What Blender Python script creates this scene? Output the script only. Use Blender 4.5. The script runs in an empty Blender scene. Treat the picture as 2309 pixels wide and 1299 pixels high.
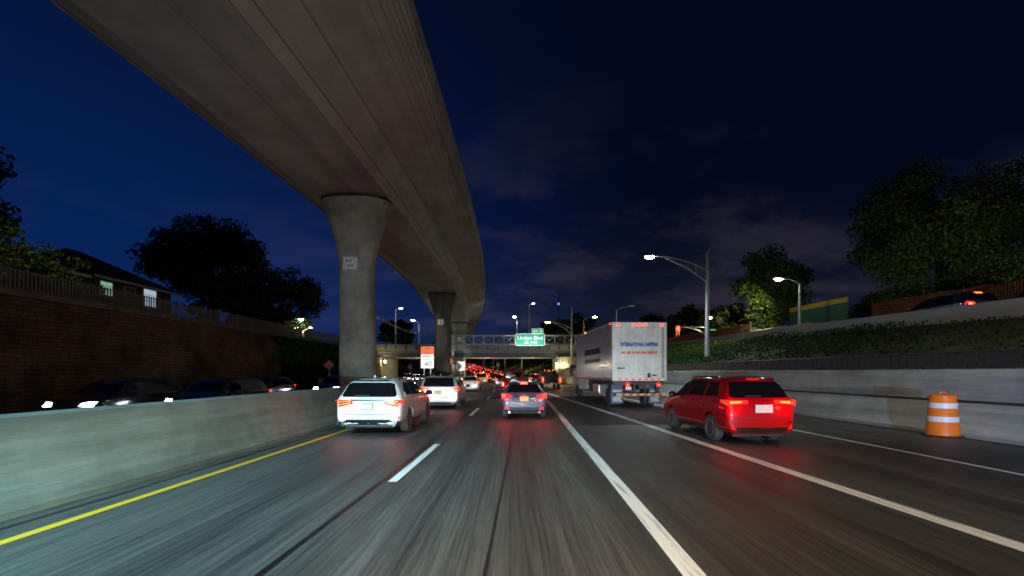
import bpy, bmesh, math, random
import numpy as np
from mathutils import Vector, Matrix
from mathutils.bvhtree import BVHTree

random.seed(7)
R = math.radians
scene = bpy.context.scene
COL = scene.collection

# ------------------------------------------------------------------ camera
cam_d = bpy.data.cameras.new("camera")
cam = bpy.data.objects.new("camera", cam_d)
COL.objects.link(cam)
cam.location = (0, 0, 1.8)
cam.rotation_euler = (R(90), 0, 0)
cam_d.sensor_width = 36.0
cam_d.lens = 17.15
cam_d.shift_y = 0.0823
cam_d.clip_start = 0.05
cam_d.clip_end = 6000
scene.camera = cam
scene.view_settings.view_transform = 'Standard'
scene.view_settings.look = 'None'
scene.view_settings.exposure = 0.0
scene.view_settings.gamma = 1.0
try:
    scene.cycles.use_denoising = True
    scene.cycles.max_bounces = 6
    scene.cycles.pixel_filter_type = 'BLACKMAN_HARRIS'
    scene.cycles.filter_width = 1.65
    scene.cycles.transparent_max_bounces = 12
    scene.cycles.sample_clamp_indirect = 6.0
    scene.cycles.caustics_reflective = False
    scene.cycles.caustics_refractive = False
except Exception:
    pass


# ------------------------------------------------------------------ world (dusk sky, last light low on the left)
def build_world():
    w = bpy.data.worlds.new("World")
    scene.world = w
    w.use_nodes = True
    nt = w.node_tree
    nt.nodes.clear()
    N = nt.nodes.new
    L = nt.links.new
    out = N('ShaderNodeOutputWorld')
    bg = N('ShaderNodeBackground')
    L(bg.outputs[0], out.inputs[0])
    tc = N('ShaderNodeTexCoord')
    sep = N('ShaderNodeSeparateXYZ')
    L(tc.outputs['Generated'], sep.inputs[0])

    def math_(op, a, b=None, clamp=False):
        m = N('ShaderNodeMath')
        m.operation = op
        m.use_clamp = clamp
        for i, v in enumerate((a, b)):
            if v is None:
                continue
            if isinstance(v, (int, float)):
                m.inputs[i].default_value = v
            else:
                L(v, m.inputs[i])
        return m.outputs[0]

    def rng(v, a, b, c, d, smooth=True):
        m = N('ShaderNodeMapRange')
        m.interpolation_type = 'SMOOTHSTEP' if smooth else 'LINEAR'
        L(v, m.inputs[0])
        for i, x in enumerate((a, b, c, d)):
            m.inputs[i + 1].default_value = x
        return m.outputs[0]

    def scaled(col, fac):
        v = N('ShaderNodeVectorMath')
        v.operation = 'SCALE'
        v.inputs[0].default_value = col
        if isinstance(fac, (int, float)):
            v.inputs['Scale'].default_value = fac
        else:
            L(fac, v.inputs['Scale'])
        return v.outputs[0]

    def add(a, b):
        v = N('ShaderNodeVectorMath')
        v.operation = 'ADD'
        L(a, v.inputs[0])
        L(b, v.inputs[1])
        return v.outputs[0]

    x, y, z = sep.outputs[0], sep.outputs[1], sep.outputs[2]
    az = math_('ADD', math_('MULTIPLY', x, -0.85), math_('MULTIPLY', y, 0.52))
    glow = rng(az, 0.22, 1.02, 0.0, 1.0)
    zfade = rng(z, 0.0, 0.75, 1.0, 0.12)
    blue = scaled((0.0002, 0.0165, 0.094), math_('MULTIPLY', glow, zfade))
    base = scaled((0.0008, 0.0022, 0.0125), 1.0)
    haze = scaled((0.0065, 0.0066, 0.0100), math_('MULTIPLY', rng(z, 0.0, 0.36, 1.0, 0.0), rng(az, 0.5, 0.95, 1.0, 0.12)))
    # real twilight sky, sun well under the horizon on the left, adds its own faint gradient
    sky = N('ShaderNodeTexSky')
    sky.sky_type = 'NISHITA'
    sky.sun_disc = False
    sky.sun_elevation = R(-4.0)
    sky.sun_rotation = R(-60)
    skm = N('ShaderNodeVectorMath')
    skm.operation = 'SCALE'
    L(sky.outputs[0], skm.inputs[0])
    skm.inputs['Scale'].default_value = 0.01
    # clouds lit by the city, mapped on a flat layer
    zz = math_('MAXIMUM', z, 0.04)
    comb = N('ShaderNodeCombineXYZ')
    L(math_('DIVIDE', x, math_('ADD', zz, 0.18)), comb.inputs[0])
    L(math_('DIVIDE', y, math_('ADD', zz, 0.18)), comb.inputs[1])
    noi = N('ShaderNodeTexNoise')
    noi.inputs['Scale'].default_value = 1.1
    noi.inputs['Detail'].default_value = 7
    noi.inputs['Roughness'].default_value = 0.6
    L(comb.outputs[0], noi.inputs['Vector'])
    cl = rng(noi.outputs[0], 0.45, 0.62, 0.0, 1.0)
    band = math_('MULTIPLY', rng(z, 0.02, 0.12, 0.35, 1.0), rng(z, 0.22, 0.55, 1.0, 0.0))
    clouds = scaled((0.0150, 0.0118, 0.0135), math_('MULTIPLY', math_('MULTIPLY', cl, band), rng(az, 0.5, 0.95, 1.0, 0.25)))
    tot = add(add(add(blue, base), add(haze, clouds)), skm.outputs[0])
    L(tot, bg.inputs[0])
    bg.inputs[1].default_value = 1.0


build_world()


# ------------------------------------------------------------------ lights
def spot(name, loc, target, power, deg, color=(1, 1, 1), blend=0.4, size=0.08):
    d = bpy.data.lights.new(name, 'SPOT')
    d.energy = power
    d.color = color
    d.spot_size = R(deg)
    d.spot_blend = blend
    d.shadow_soft_size = size
    o = bpy.data.objects.new(name, d)
    COL.objects.link(o)
    o.location = loc
    v = Vector(target) - Vector(loc)
    o.rotation_euler = v.to_track_quat('-Z', 'Y').to_euler()
    return o


def point(name, loc, power, color=(1, 1, 1), size=0.15):
    d = bpy.data.lights.new(name, 'POINT')
    d.energy = power
    d.color = color
    d.shadow_soft_size = size
    o = bpy.data.objects.new(name, d)
    COL.objects.link(o)
    o.location = loc
    return o


COOL = (0.78, 0.88, 1.0)
WARM = (1.0, 0.80, 0.55)
# headlights of the vehicle that carries the camera, and of the two cars level with / behind it; added fill spots follow
for sx in (-0.65, 0.65):
    spot("headlight_or_fill", (sx, 0.6, 0.72), (sx * 1.6, 30, -0.1), 1700, 46, (1.0, 0.93, 0.82), 0.9)
    spot("headlight_or_fill", (-4.3 + sx, -6.0, 0.85), (-4.3 + sx, 22, -0.3), 3000, 46, (0.55, 0.84, 1.0), 0.9)
    spot("headlight_or_fill", (7.2 + sx, -4.0, 0.75), (7.4 + sx, 25, 1.2), 2900, 34, COOL, 0.9)
spot("headlight_or_fill", (-3.2, -4.0, 0.9), (-6.2, 6.0, -1.45), 9500, 40, (0.50, 1.0, 0.78), 1.0)  # added low spot on the median barrier, beyond the left car's pair
spot("headlight_or_fill", (-3.2, -4.0, 0.9), (-5.9, 14.0, -1.2), 2400, 22, (0.72, 1.0, 0.80), 1.0)  # second, narrower spot added for the barrier farther along
spot("unseen_spot", (-7.3, -5, 9.5), (-4.3, 8.5, 0), 18500, 52, (0.30, 0.78, 1.0), 1.0, 0.3)  # added unseen overhead spot, tints the left lane teal
spot("headlight_or_fill", (0.0, 0.6, 0.72), (0.0, 12, 6.0), 520, 125, (1, 0.95, 0.85), 1.0)  # added fill spot aimed upward to brighten the viaduct deck
spot("headlight_or_fill", (7.9, 2.0, 0.8), (13.0, 13.5, 0.35), 3300, 46, (0.42, 0.62, 1.0), 1.0)  # added spot brightening the right barrier, apart from the right car's pair
spot("unseen_spot", (8.2, 9.0, 10.5), (13.2, 20.0, 0.8), 1700, 80, (0.95, 0.95, 0.80), 1.0, 0.3)  # unseen overhead spot added to brighten the right wall
# warm overhead spots added without posts, one behind the camera, one above the road
spot("unseen_spot", (4.5, -14, 11), (3.0, 1, 0), 3300, 110, (1.0, 0.82, 0.58), 0.6, 0.3)
spot("unseen_spot", (1.8, 2.0, 10.2), (1.2, 8, 0), 1900, 84, (1.0, 0.82, 0.55), 1.0, 0.3)


# ------------------------------------------------------------------ materials
def mat(name, color, rough=0.6, metal=0.0, var=0.0, scale=4.0, stretch=(1, 1, 1), coat=0.0,
        spec=0.5, bump=0.0, bscale=40.0, rvar=0.0, color2=None, stain=None):
    m = bpy.data.materials.new(name)
    m.use_nodes = True
    nt = m.node_tree
    b = nt.nodes['Principled BSDF']
    b.inputs['Base Color'].default_value = (*color, 1)
    b.inputs['Roughness'].default_value = rough
    b.inputs['Metallic'].default_value = metal
    b.inputs['Specular IOR Level'].default_value = spec
    if coat:
        b.inputs['Coat Weight'].default_value = coat
        b.inputs['Coat Roughness'].default_value = 0.05
    if var or bump or rvar:
        tc = nt.nodes.new('ShaderNodeTexCoord')
        mp = nt.nodes.new('ShaderNodeMapping')
        mp.inputs['Scale'].default_value = stretch
        nt.links.new(tc.outputs['Object'], mp.inputs[0])
    if var or rvar:
        n = nt.nodes.new('ShaderNodeTexNoise')
        n.inputs['Scale'].default_value = scale
        n.inputs['Detail'].default_value = 6
        n.inputs['Roughness'].default_value = 0.62
        nt.links.new(mp.outputs[0], n.inputs['Vector'])
    if var:
        cr = nt.nodes.new('ShaderNodeValToRGB')
        cr.color_ramp.elements[0].position = 0.3
        cr.color_ramp.elements[1].position = 0.7
        c2 = color2 or color
        cr.color_ramp.elements[0].color = (*[c * (1 - var) for c in color], 1)
        cr.color_ramp.elements[1].color = (*[min(1, c * (1 + var)) for c in c2], 1)
        nt.links.new(n.outputs[0], cr.inputs[0])
        nt.links.new(cr.outputs[0], b.inputs['Base Color'])
    if stain:
        n3 = nt.nodes.new('ShaderNodeTexNoise')
        n3.inputs['Scale'].default_value = stain[0]
        n3.inputs['Detail'].default_value = 7
        n3.inputs['Roughness'].default_value = 0.65
        nt.links.new(tc.outputs['Object'], n3.inputs['Vector'])
        m3 = nt.nodes.new('ShaderNodeMapRange')
        m3.inputs[1].default_value, m3.inputs[2].default_value = .36, .62
        m3.inputs[3].default_value, m3.inputs[4].default_value = 1 - stain[1], 1.08
        nt.links.new(n3.outputs[0], m3.inputs[0])
        vm = nt.nodes.new('ShaderNodeVectorMath')
        vm.operation = 'SCALE'
        nt.links.new(cr.outputs[0], vm.inputs[0])
        nt.links.new(m3.outputs[0], vm.inputs['Scale'])
        nt.links.new(vm.outputs[0], b.inputs['Base Color'])
    if rvar:
        mr = nt.nodes.new('ShaderNodeMapRange')
        mr.inputs[3].default_value = max(0.02, rough - rvar)
        mr.inputs[4].default_value = min(1, rough + rvar)
        nt.links.new(n.outputs[0], mr.inputs[0])
        nt.links.new(mr.outputs[0], b.inputs['Roughness'])
    if bump:
        n2 = nt.nodes.new('ShaderNodeTexNoise')
        n2.inputs['Scale'].default_value = bscale
        n2.inputs['Detail'].default_value = 4
        nt.links.new(mp.outputs[0], n2.inputs['Vector'])
        bp = nt.nodes.new('ShaderNodeBump')
        bp.inputs['Strength'].default_value = bump
        bp.inputs['Distance'].default_value = 0.05
        nt.links.new(n2.outputs[0], bp.inputs['Height'])
        nt.links.new(bp.outputs[0], b.inputs['Normal'])
    return m


def emis(name, color, strength, base=(0.3, 0.3, 0.3)):
    m = bpy.data.materials.new(name)
    m.use_nodes = True
    b = m.node_tree.nodes['Principled BSDF']
    b.inputs['Base Color'].default_value = (*base, 1)
    b.inputs['Roughness'].default_value = 0.2
    b.inputs['Emission Color'].default_value = (*color, 1)
    b.inputs['Emission Strength'].default_value = strength
    return m


def asphalt_mat():
    m = bpy.data.materials.new('asphalt')
    m.use_nodes = True
    nt = m.node_tree
    b = nt.nodes['Principled BSDF']
    N, L = nt.nodes.new, nt.links.new
    tc = N('ShaderNodeTexCoord')

    def noise(sc, scale, detail=5, rough=0.6):
        mp = N('ShaderNodeMapping')
        mp.inputs['Scale'].default_value = sc
        L(tc.outputs['Object'], mp.inputs[0])
        n = N('ShaderNodeTexNoise')
        n.inputs['Scale'].default_value = scale
        n.inputs['Detail'].default_value = detail
        n.inputs['Roughness'].default_value = rough
        L(mp.outputs[0], n.inputs['Vector'])
        return n.outputs[0]

    streak = noise((1, 0.012, 1), 1.6, 8, 0.7)      # worn wheel paths, drawn out along the lanes
    fine = noise((1, 0.02, 1), 26.0, 4, 0.7)        # fine dragged scuffs
    patch_ = noise((1, 0.25, 1), 0.22, 3)           # large stains
    grain = noise((1, 1, 1), 90.0, 2)

    def ramp(v, p0, p1, c0, c1):
        r = N('ShaderNodeMapRange')
        L(v, r.inputs[0])
        for i, q in enumerate((p0, p1, c0, c1)):
            r.inputs[i + 1].default_value = q
        return r.outputs[0]

    def mul(a, c):
        q = N('ShaderNodeMath')
        q.operation = 'MULTIPLY'
        L(a, q.inputs[0])
        L(c, q.inputs[1])
        return q.outputs[0]

    v = mul(mul(mul(ramp(streak, 0.34, 0.66, 0.42, 1.55), ramp(fine, 0.32, 0.68, 0.55, 1.45)),
                ramp(patch_, 0.3, 0.7, 0.75, 1.2)), ramp(grain, 0.25, 0.75, 0.85, 1.15))
    sc = N('ShaderNodeVectorMath')
    sc.operation = 'SCALE'
    sc.inputs[0].default_value = (0.075, 0.071, 0.065)
    L(v, sc.inputs['Scale'])
    L(sc.outputs[0], b.inputs['Base Color'])
    L(ramp(streak, 0.3, 0.7, 0.42, 0.68), b.inputs['Roughness'])
    b.inputs['Specular IOR Level'].default_value = 0.45
    bp = N('ShaderNodeBump')
    bp.inputs['Strength'].default_value = 0.35
    bp.inputs['Distance'].default_value = 0.01
    L(grain, bp.inputs['Height'])
    L(bp.outputs[0], b.inputs['Normal'])
    return m


def stone_mat():
    m = bpy.data.materials.new('stone_masonry')
    m.use_nodes = True
    nt = m.node_tree
    b = nt.nodes['Principled BSDF']
    N, L = nt.nodes.new, nt.links.new
    tc = N('ShaderNodeTexCoord')
    sp = N('ShaderNodeSeparateXYZ')
    L(tc.outputs['Object'], sp.inputs[0])
    cb = N('ShaderNodeCombineXYZ')
    L(sp.outputs[1], cb.inputs[0])
    L(sp.outputs[2], cb.inputs[1])
    br = N('ShaderNodeTexBrick')
    br.inputs['Scale'].default_value = 1.0
    br.squash = 0.7
    br.squash_frequency = 3
    br.offset = 0.42
    br.inputs['Brick Width'].default_value = 0.52
    br.inputs['Row Height'].default_value = 0.16
    br.inputs['Mortar Size'].default_value = 0.014
    br.inputs['Mortar Smooth'].default_value = 0.3
    br.inputs['Bias'].default_value = -0.1
    br.inputs['Color1'].default_value = (0.15, 0.092, 0.055, 1)
    br.inputs['Color2'].default_value = (0.07, 0.055, 0.038, 1)
    br.inputs['Mortar'].default_value = (0.02, 0.016, 0.012, 1)
    dn = N('ShaderNodeTexNoise')
    dn.inputs['Scale'].default_value = 1.7
    dn.inputs['Detail'].default_value = 3
    L(cb.outputs[0], dn.inputs['Vector'])
    dv = N('ShaderNodeVectorMath')
    dv.operation = 'MULTIPLY_ADD'
    dv.inputs[1].default_value = (.16, .10, 0)
    L(dn.outputs['Color'], dv.inputs[0])
    L(cb.outputs[0], dv.inputs[2])
    L(dv.outputs[0], br.inputs['Vector'])
    n = N('ShaderNodeTexNoise')
    n.inputs['Scale'].default_value = 0.6
    n.inputs['Detail'].default_value = 6
    L(tc.outputs['Object'], n.inputs['Vector'])
    mx = N('ShaderNodeMix')
    mx.data_type = 'RGBA'
    mx.blend_type = 'MULTIPLY'
    mx.inputs[0].default_value = 1.0
    cr = N('ShaderNodeValToRGB')
    cr.color_ramp.elements[0].position = 0.35
    cr.color_ramp.elements[0].color = (0.35, 0.38, 0.32, 1)
    cr.color_ramp.elements[1].position = 0.65
    cr.color_ramp.elements[1].color = (1.2, 1.1, 1.0, 1)
    L(n.outputs[0], cr.inputs[0])
    L(br.outputs[0], mx.inputs[6])
    L(cr.outputs[0], mx.inputs[7])
    L(mx.outputs[2], b.inputs['Base Color'])
    b.inputs['Roughness'].default_value = 0.9
    bp = N('ShaderNodeBump')
    bp.inputs['Strength'].default_value = 0.6
    bp.inputs['Distance'].default_value = 0.05
    L(br.outputs[0], bp.inputs['Height'])
    L(bp.outputs[0], b.inputs['Normal'])
    return m


M = {}
M['asphalt'] = asphalt_mat()
M['asphalt2'] = mat('worn_asphalt', (0.055, 0.053, 0.05), 0.7, var=0.4, scale=1.5, stretch=(1, .03, 1))
M['tar'] = mat('tar', (0.012, 0.012, 0.012), 0.45, var=.4, scale=8)
M['white_line'] = mat('white_paint', (0.88, 0.88, 0.84), 0.55, var=0.28, scale=1.6, stretch=(9, .35, 1), color2=(.80, .80, .76))
_r = [n for n in M['white_line'].node_tree.nodes if n.type == 'VALTORGB'][0].color_ramp
_r.elements[0].position, _r.elements[1].position = .34, .47
_r.elements[0].color = (.36, .36, .34, 1)
M['yellow_line'] = mat('yellow_paint', (0.95, 0.50, 0.01), 0.55, var=0.15, scale=1.0, stretch=(6, .2, 1))
M['concrete'] = mat('concrete', (0.36, 0.345, 0.31), 0.85, var=0.22, scale=0.9, stretch=(1, .25, 1), bump=.25, bscale=30)
M['barrier'] = mat('barrier_concrete', (0.25, 0.25, 0.23), 0.85, var=0.45, scale=1.3, stretch=(1, .10, 2.2), bump=.2, bscale=30, stain=(.45, .4))
M['wall_concrete'] = mat('wall_concrete', (0.36, 0.36, 0.335), 0.85, var=0.35, scale=1.3, stretch=(1, .10, 2.2), bump=.2, bscale=30, stain=(.45, .3))
M['deck'] = mat('deck_concrete', (0.48, 0.48, 0.44), 0.85, var=0.2, scale=1.3, stretch=(1, .03, 1), stain=(.35, .22), bump=.2, bscale=20)
M['column'] = mat('column_concrete', (0.42, 0.41, 0.37), 0.85, var=0.2, scale=0.8, stretch=(1.2, 1.2, .35), bump=.25, bscale=14, stain=(.7, .4))
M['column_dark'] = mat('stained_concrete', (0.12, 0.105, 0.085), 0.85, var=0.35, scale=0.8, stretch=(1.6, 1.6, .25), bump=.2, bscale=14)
M['stone'] = stone_mat()
M['dirt'] = mat('road_dirt', (0.055, 0.048, 0.036), 0.95, var=.5, scale=3.0)
M['form_line'] = mat('form_line', (0.28, 0.26, 0.23), 0.9)
M['fence_grey'] = mat('weathered_steel', (0.15, 0.145, 0.13), 0.7, var=.2, scale=2)
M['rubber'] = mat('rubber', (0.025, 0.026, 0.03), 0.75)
M['tyre'] = mat('tyre', (0.085, 0.088, 0.095), 0.8, var=.2, scale=20)
M['alloy'] = mat('alloy', (0.62, 0.62, 0.64), 0.35, 0.35)
M['dark_alloy'] = mat('dark_alloy', (0.2, 0.2, 0.21), 0.3, 0.8)
M['black_plastic'] = mat('black_plastic', (0.025, 0.026, 0.03), 0.45)
M['gloss_black'] = mat('gloss_black', (0.008, 0.008, 0.010), 0.15, coat=.6)
M['glass'] = mat('dark_glass', (0.006, 0.007, 0.009), 0.05, spec=0.6)
M['chrome'] = mat('chrome', (0.7, 0.7, 0.72), 0.12, 1.0)
M['steel'] = mat('galvanised_steel', (0.42, 0.43, 0.43), 0.5, 0.35, var=.12, scale=3)
M['dark_steel'] = mat('dark_steel', (0.06, 0.06, 0.065), 0.5, 0.4)
M['underbody'] = mat('underbody', (0.05, 0.053, 0.06), 0.6, 0.2)
M['white_paint'] = mat('white_car_paint', (0.78, 0.79, 0.78), 0.32, coat=1.0, var=.03, scale=2)
M['silver_paint'] = mat('silver_car_paint', (0.62, 0.63, 0.66), 0.3, 0.35, coat=1.0)
M['blue_paint'] = mat('blue_car_paint', (0.055, 0.078, 0.15), 0.35, 0.1, coat=.6)
M['red_paint'] = mat('red_car_paint', (0.50, 0.0005, 0.004), 0.35, 0.0, coat=.8, spec=.2)
M['maroon_paint'] = mat('maroon_car_paint', (0.10, 0.004, 0.006), 0.5, 0.0, spec=.12)
M['black_paint'] = mat('black_car_paint', (0.012, 0.012, 0.014), 0.2, coat=1.0)
M['yellow_paint'] = mat('yellow_cab_paint', (0.72, 0.36, 0.01), 0.3, coat=1.0)
M['grey_paint'] = mat('grey_car_paint', (0.10, 0.105, 0.115), 0.3, 0.3, coat=1.0)
M['dark_paint'] = mat('dark_car_paint', (0.02, 0.025, 0.045), 0.25, 0.2, coat=1.0)
M['plate'] = mat('number_plate', (0.82, 0.83, 0.85), 0.5)
M['plate_yellow'] = mat('yellow_number_plate', (0.85, 0.62, 0.18), 0.5)
M['tail'] = emis('tail_lamp_red', (1.0, 0.012, 0.005), 4.2, (0.4, 0.01, 0.01))
M['tail_hot'] = emis('tail_lamp_hot', (1.0, 0.085, 0.012), 9.0, (0.5, 0.02, 0.01))
M['brake'] = emis('brake_lamp', (1.0, 0.022, 0.014), 30.0, (0.5, 0.02, 0.02))
M['tail_dim'] = emis('reflector_red', (1.0, 0.02, 0.008), 0.7, (0.5, 0.02, 0.01))
M['marker'] = emis('marker_lamp', (1.0, 0.03, 0.012), 5.0, (0.5, 0.05, 0.02))
M['amber'] = emis('amber_lamp', (1.0, 0.28, 0.02), 3.5, (0.5, 0.2, 0.02))
M['head'] = emis('head_lamp', (0.85, 0.93, 1.0), 32.0, (0.7, 0.7, 0.7))
M['head_soft'] = emis('day_lamp', (0.85, 0.93, 1.0), 9.0, (0.7, 0.7, 0.7))
M['lamp_white'] = emis('lamp_white', (0.80, 0.97, 1.0), 160.0)
M['lamp_green'] = emis('lamp_greenish', (0.80, 1.0, 0.78), 110.0)
M['lamp_yellow'] = emis('lamp_sodium', (1.0, 0.80, 0.10), 70.0)
M['lamp_warm'] = emis('lamp_warm', (1.0, 0.80, 0.30), 34.0)
M['lamp_blue'] = emis('lamp_blue', (0.15, 0.10, 1.0), 5.0)
M['signal_red'] = emis('signal_red', (1.0, 0.03, 0.015), 9.0)
M['window_white'] = emis('lit_window_white', (0.62, 0.82, 1.0), 0.55)
M['window_green'] = emis('lit_window_green', (0.45, 0.9, 0.65), 0.40)
M['sign_green'] = mat('sign_green', (0.0, 0.34, 0.22), 0.45)
M['sign_white'] = mat('sign_white', (0.85, 0.85, 0.82), 0.5)
M['sign_orange'] = mat('sign_orange', (0.9, 0.12, 0.01), 0.5)
M['sign_black'] = mat('sign_black', (0.02, 0.02, 0.02), 0.5)
M['sign_yellow'] = mat('sign_yellow', (0.75, 0.55, 0.12), 0.5)
M['sign_blue'] = mat('sign_blue', (0.03, 0.10, 0.5), 0.5)
M['sign_red'] = mat('sign_red', (0.6, 0.03, 0.03), 0.5)
M['sign_pink'] = mat('faded_orange_sign', (0.55, 0.17, 0.14), 0.6)
M['drum_orange'] = mat('orange_plastic', (0.9, 0.20, 0.015), 0.45, var=.12, scale=6)
M['drum_white'] = mat('white_reflective', (0.85, 0.87, 0.9), 0.4)
M['truck_white'] = mat('truck_white', (0.78, 0.83, 0.83), 0.42, var=.14, scale=2.2, stretch=(2, 1, .35), stain=(1.1, .18))
M['truck_side'] = mat('truck_side_panel', (0.44, 0.40, 0.46), 0.14, 0.55, var=.06, scale=2)
M['flap_blue'] = mat('mud_flap', (0.06, 0.10, 0.22), 0.5)
M['tank'] = mat('brushed_tank', (0.6, 0.6, 0.6), 0.35, 0.7)
M['text_blue'] = mat('blue_lettering', (0.005, 0.14, 0.70), 0.6, spec=.1)
M['text_red'] = mat('red_lettering', (0.92, 0.006, 0.006), 0.6, spec=.1)
M['text_dark'] = mat('dark_lettering', (0.02, 0.017, 0.03), 0.7, spec=.1)
M['text_brown'] = mat('brown_lettering', (0.06, 0.02, 0.02), 0.7, spec=.1)
M['netting'] = mat('orange_netting', (0.26, 0.055, 0.012), 0.8, var=.4, scale=1.5)
M['green_net'] = mat('green_screen', (0.02, 0.085, 0.055), 0.7, var=.3, scale=2.0)
M['yellow_band'] = mat('yellow_band', (0.5, 0.28, 0.01), 0.6)
M['house_wall'] = mat('house_wall', (0.10, 0.075, 0.055), 0.85, var=.2, scale=3)
M['roof_tile'] = mat('roof_shingle', (0.03, 0.03, 0.034), 0.9, var=.3, scale=5)
M['house_trim'] = mat('house_trim', (0.42, 0.42, 0.42), 0.6)
M['girder'] = mat('girder_paint', (0.085, 0.10, 0.15), 0.6, var=.25, scale=.5, stretch=(.3, 1, 1))
M['parapet'] = mat('parapet_concrete', (0.25, 0.255, 0.25), 0.85, var=.35, scale=.5, stretch=(.3, 1, 2.5))
M['bark'] = mat('bark', (0.075, 0.058, 0.042), 0.9, var=.3, scale=6)
M['soil'] = mat('soil', (0.05, 0.045, 0.03), 0.95, var=.4, scale=.6)
M['turf'] = mat('turf', (0.040, 0.038, 0.022), 0.95, var=.5, scale=.5, color2=(.06, .055, .03))
M['ground'] = mat('dark_ground', (0.04, 0.04, 0.036), 0.95, var=.3, scale=.1)


def leaf_mat(name, c1, c2):
    m = bpy.data.materials.new(name)
    m.use_nodes = True
    nt = m.node_tree
    b = nt.nodes['Principled BSDF']
    g = nt.nodes.new('ShaderNodeNewGeometry')
    cr = nt.nodes.new('ShaderNodeValToRGB')
    cr.color_ramp.elements[0].color = (*c1, 1)
    cr.color_ramp.elements[1].color = (*c2, 1)
    nt.links.new(g.outputs['Random Per Island'], cr.inputs[0])
    nt.links.new(cr.outputs[0], b.inputs['Base Color'])
    b.inputs['Roughness'].default_value = 0.6
    b.inputs['Specular IOR Level'].default_value = 0.12
    return m


M['leaf'] = leaf_mat('leaves', (0.028, 0.05, 0.012), (0.085, 0.12, 0.028))
M['leaf_dark'] = leaf_mat('dark_leaves', (0.018, 0.028, 0.012), (0.05, 0.065, 0.025))
M['leaf_ivy'] = leaf_mat('ivy_leaves', (0.010, 0.034, 0.010), (0.034, 0.075, 0.018))


# ------------------------------------------------------------------ mesh helpers
class MB:
    def __init__(s):
        s.v, s.f = [], []

    def add(s, vs, fs):
        o = len(s.v)
        s.v += [tuple(v) for v in vs]
        s.f += [tuple(i + o for i in f) for f in fs]
        return s

    def box(s, x0, x1, y0, y1, z0, z1, mtx=None):
        vs = [(x0, y0, z0), (x1, y0, z0), (x1, y1, z0), (x0, y1, z0), (x0, y0, z1), (x1, y0, z1), (x1, y1, z1), (x0, y1, z1)]
        if mtx is not None:
            vs = [mtx @ Vector(v) for v in vs]
        return s.add(vs, [(0, 3, 2, 1), (4, 5, 6, 7), (0, 1, 5, 4), (1, 2, 6, 5), (2, 3, 7, 6), (3, 0, 4, 7)])

    def cyl(s, p0, p1, r0, r1=None, n=12, caps=True):
        r1 = r0 if r1 is None else r1
        p0, p1 = Vector(p0), Vector(p1)
        d = (p1 - p0)
        if d.length < 1e-6:
            return s
        q = d.to_track_quat('Z', 'Y')
        vs = []
        for p, r in ((p0, r0), (p1, r1)):
            for i in range(n):
                a = 2 * math.pi * i / n
                vs.append(p + q @ Vector((r * math.cos(a), r * math.sin(a), 0)))
        fs = [(i, (i + 1) % n, n + (i + 1) % n, n + i) for i in range(n)]
        if caps:
            fs += [tuple(range(n - 1, -1, -1)), tuple(range(n, 2 * n))]
        return s.add(vs, fs)

    def tube(s, pts, r, n=8):
        pts = [Vector(p) for p in pts]
        rs = r if isinstance(r, (list, tuple)) else [r] * len(pts)
        rings = []
        for i, p in enumerate(pts):
            d = (pts[min(i + 1, len(pts) - 1)] - pts[max(i - 1, 0)]).normalized()
            q = d.to_track_quat('Z', 'Y')
            rings.append([p + q @ Vector((rs[i] * math.cos(2 * math.pi * k / n), rs[i] * math.sin(2 * math.pi * k / n), 0)) for k in range(n)])
        return s.loft(rings)

    def loft(s, rings, cap=True, closed=True):
        n = len(rings[0])
        vs = [v for r in rings for v in r]
        fs = []
        for i in range(len(rings) - 1):
            for k in range(n if closed else n - 1):
                a, b = i * n + k, i * n + (k + 1) % n
                fs.append((a, b, b + n, a + n))
        if cap and closed:
            fs.append(tuple(range(n - 1, -1, -1)))
            fs.append(tuple((len(rings) - 1) * n + k for k in range(n)))
        return s.add(vs, fs)

    def lathe(s, prof, center, axis='X', n=28):
        """prof: list of (radius, offset along axis)"""
        c = Vector(center)
        rings = []
        for r, o in prof:
            ring = []
            for k in range(n):
                a = 2 * math.pi * k / n
                u, w = r * math.cos(a), r * math.sin(a)
                ring.append(c + Vector((o, u, w) if axis == 'X' else ((u, w, o) if axis == 'Z' else (u, o, w))))
            rings.append(ring)
        return s.loft(rings)

    def sphere(s, c, rx, ry=None, rz=None, nu=12, nv=8):
        ry = rx if ry is None else ry
        rz = rx if rz is None else rz
        rings = []
        for j in range(nv + 1):
            t = math.pi * (0.02 + 0.96 * j / nv)
            rings.append([(c[0] + rx * math.sin(t) * math.cos(2 * math.pi * i / nu), c[1] + ry * math.sin(t) * math.sin(2 * math.pi * i / nu), c[2] - rz * math.cos(t)) for i in range(nu)])
        return s.loft(rings)

    def prism(s, poly, y0, y1, plane='XZ'):
        def P(a, b, t):
            return (a, t, b) if plane == 'XZ' else ((t, a, b) if plane == 'YZ' else (a, b, t))
        n = len(poly)
        vs = [P(a, b, y0) for a, b in poly] + [P(a, b, y1) for a, b in poly]
        fs = [tuple(range(n)), tuple(range(2 * n - 1, n - 1, -1))] + [(i, n + i, n + (i + 1) % n, (i + 1) % n) for i in range(n)]
        return s.add(vs, fs)


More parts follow.
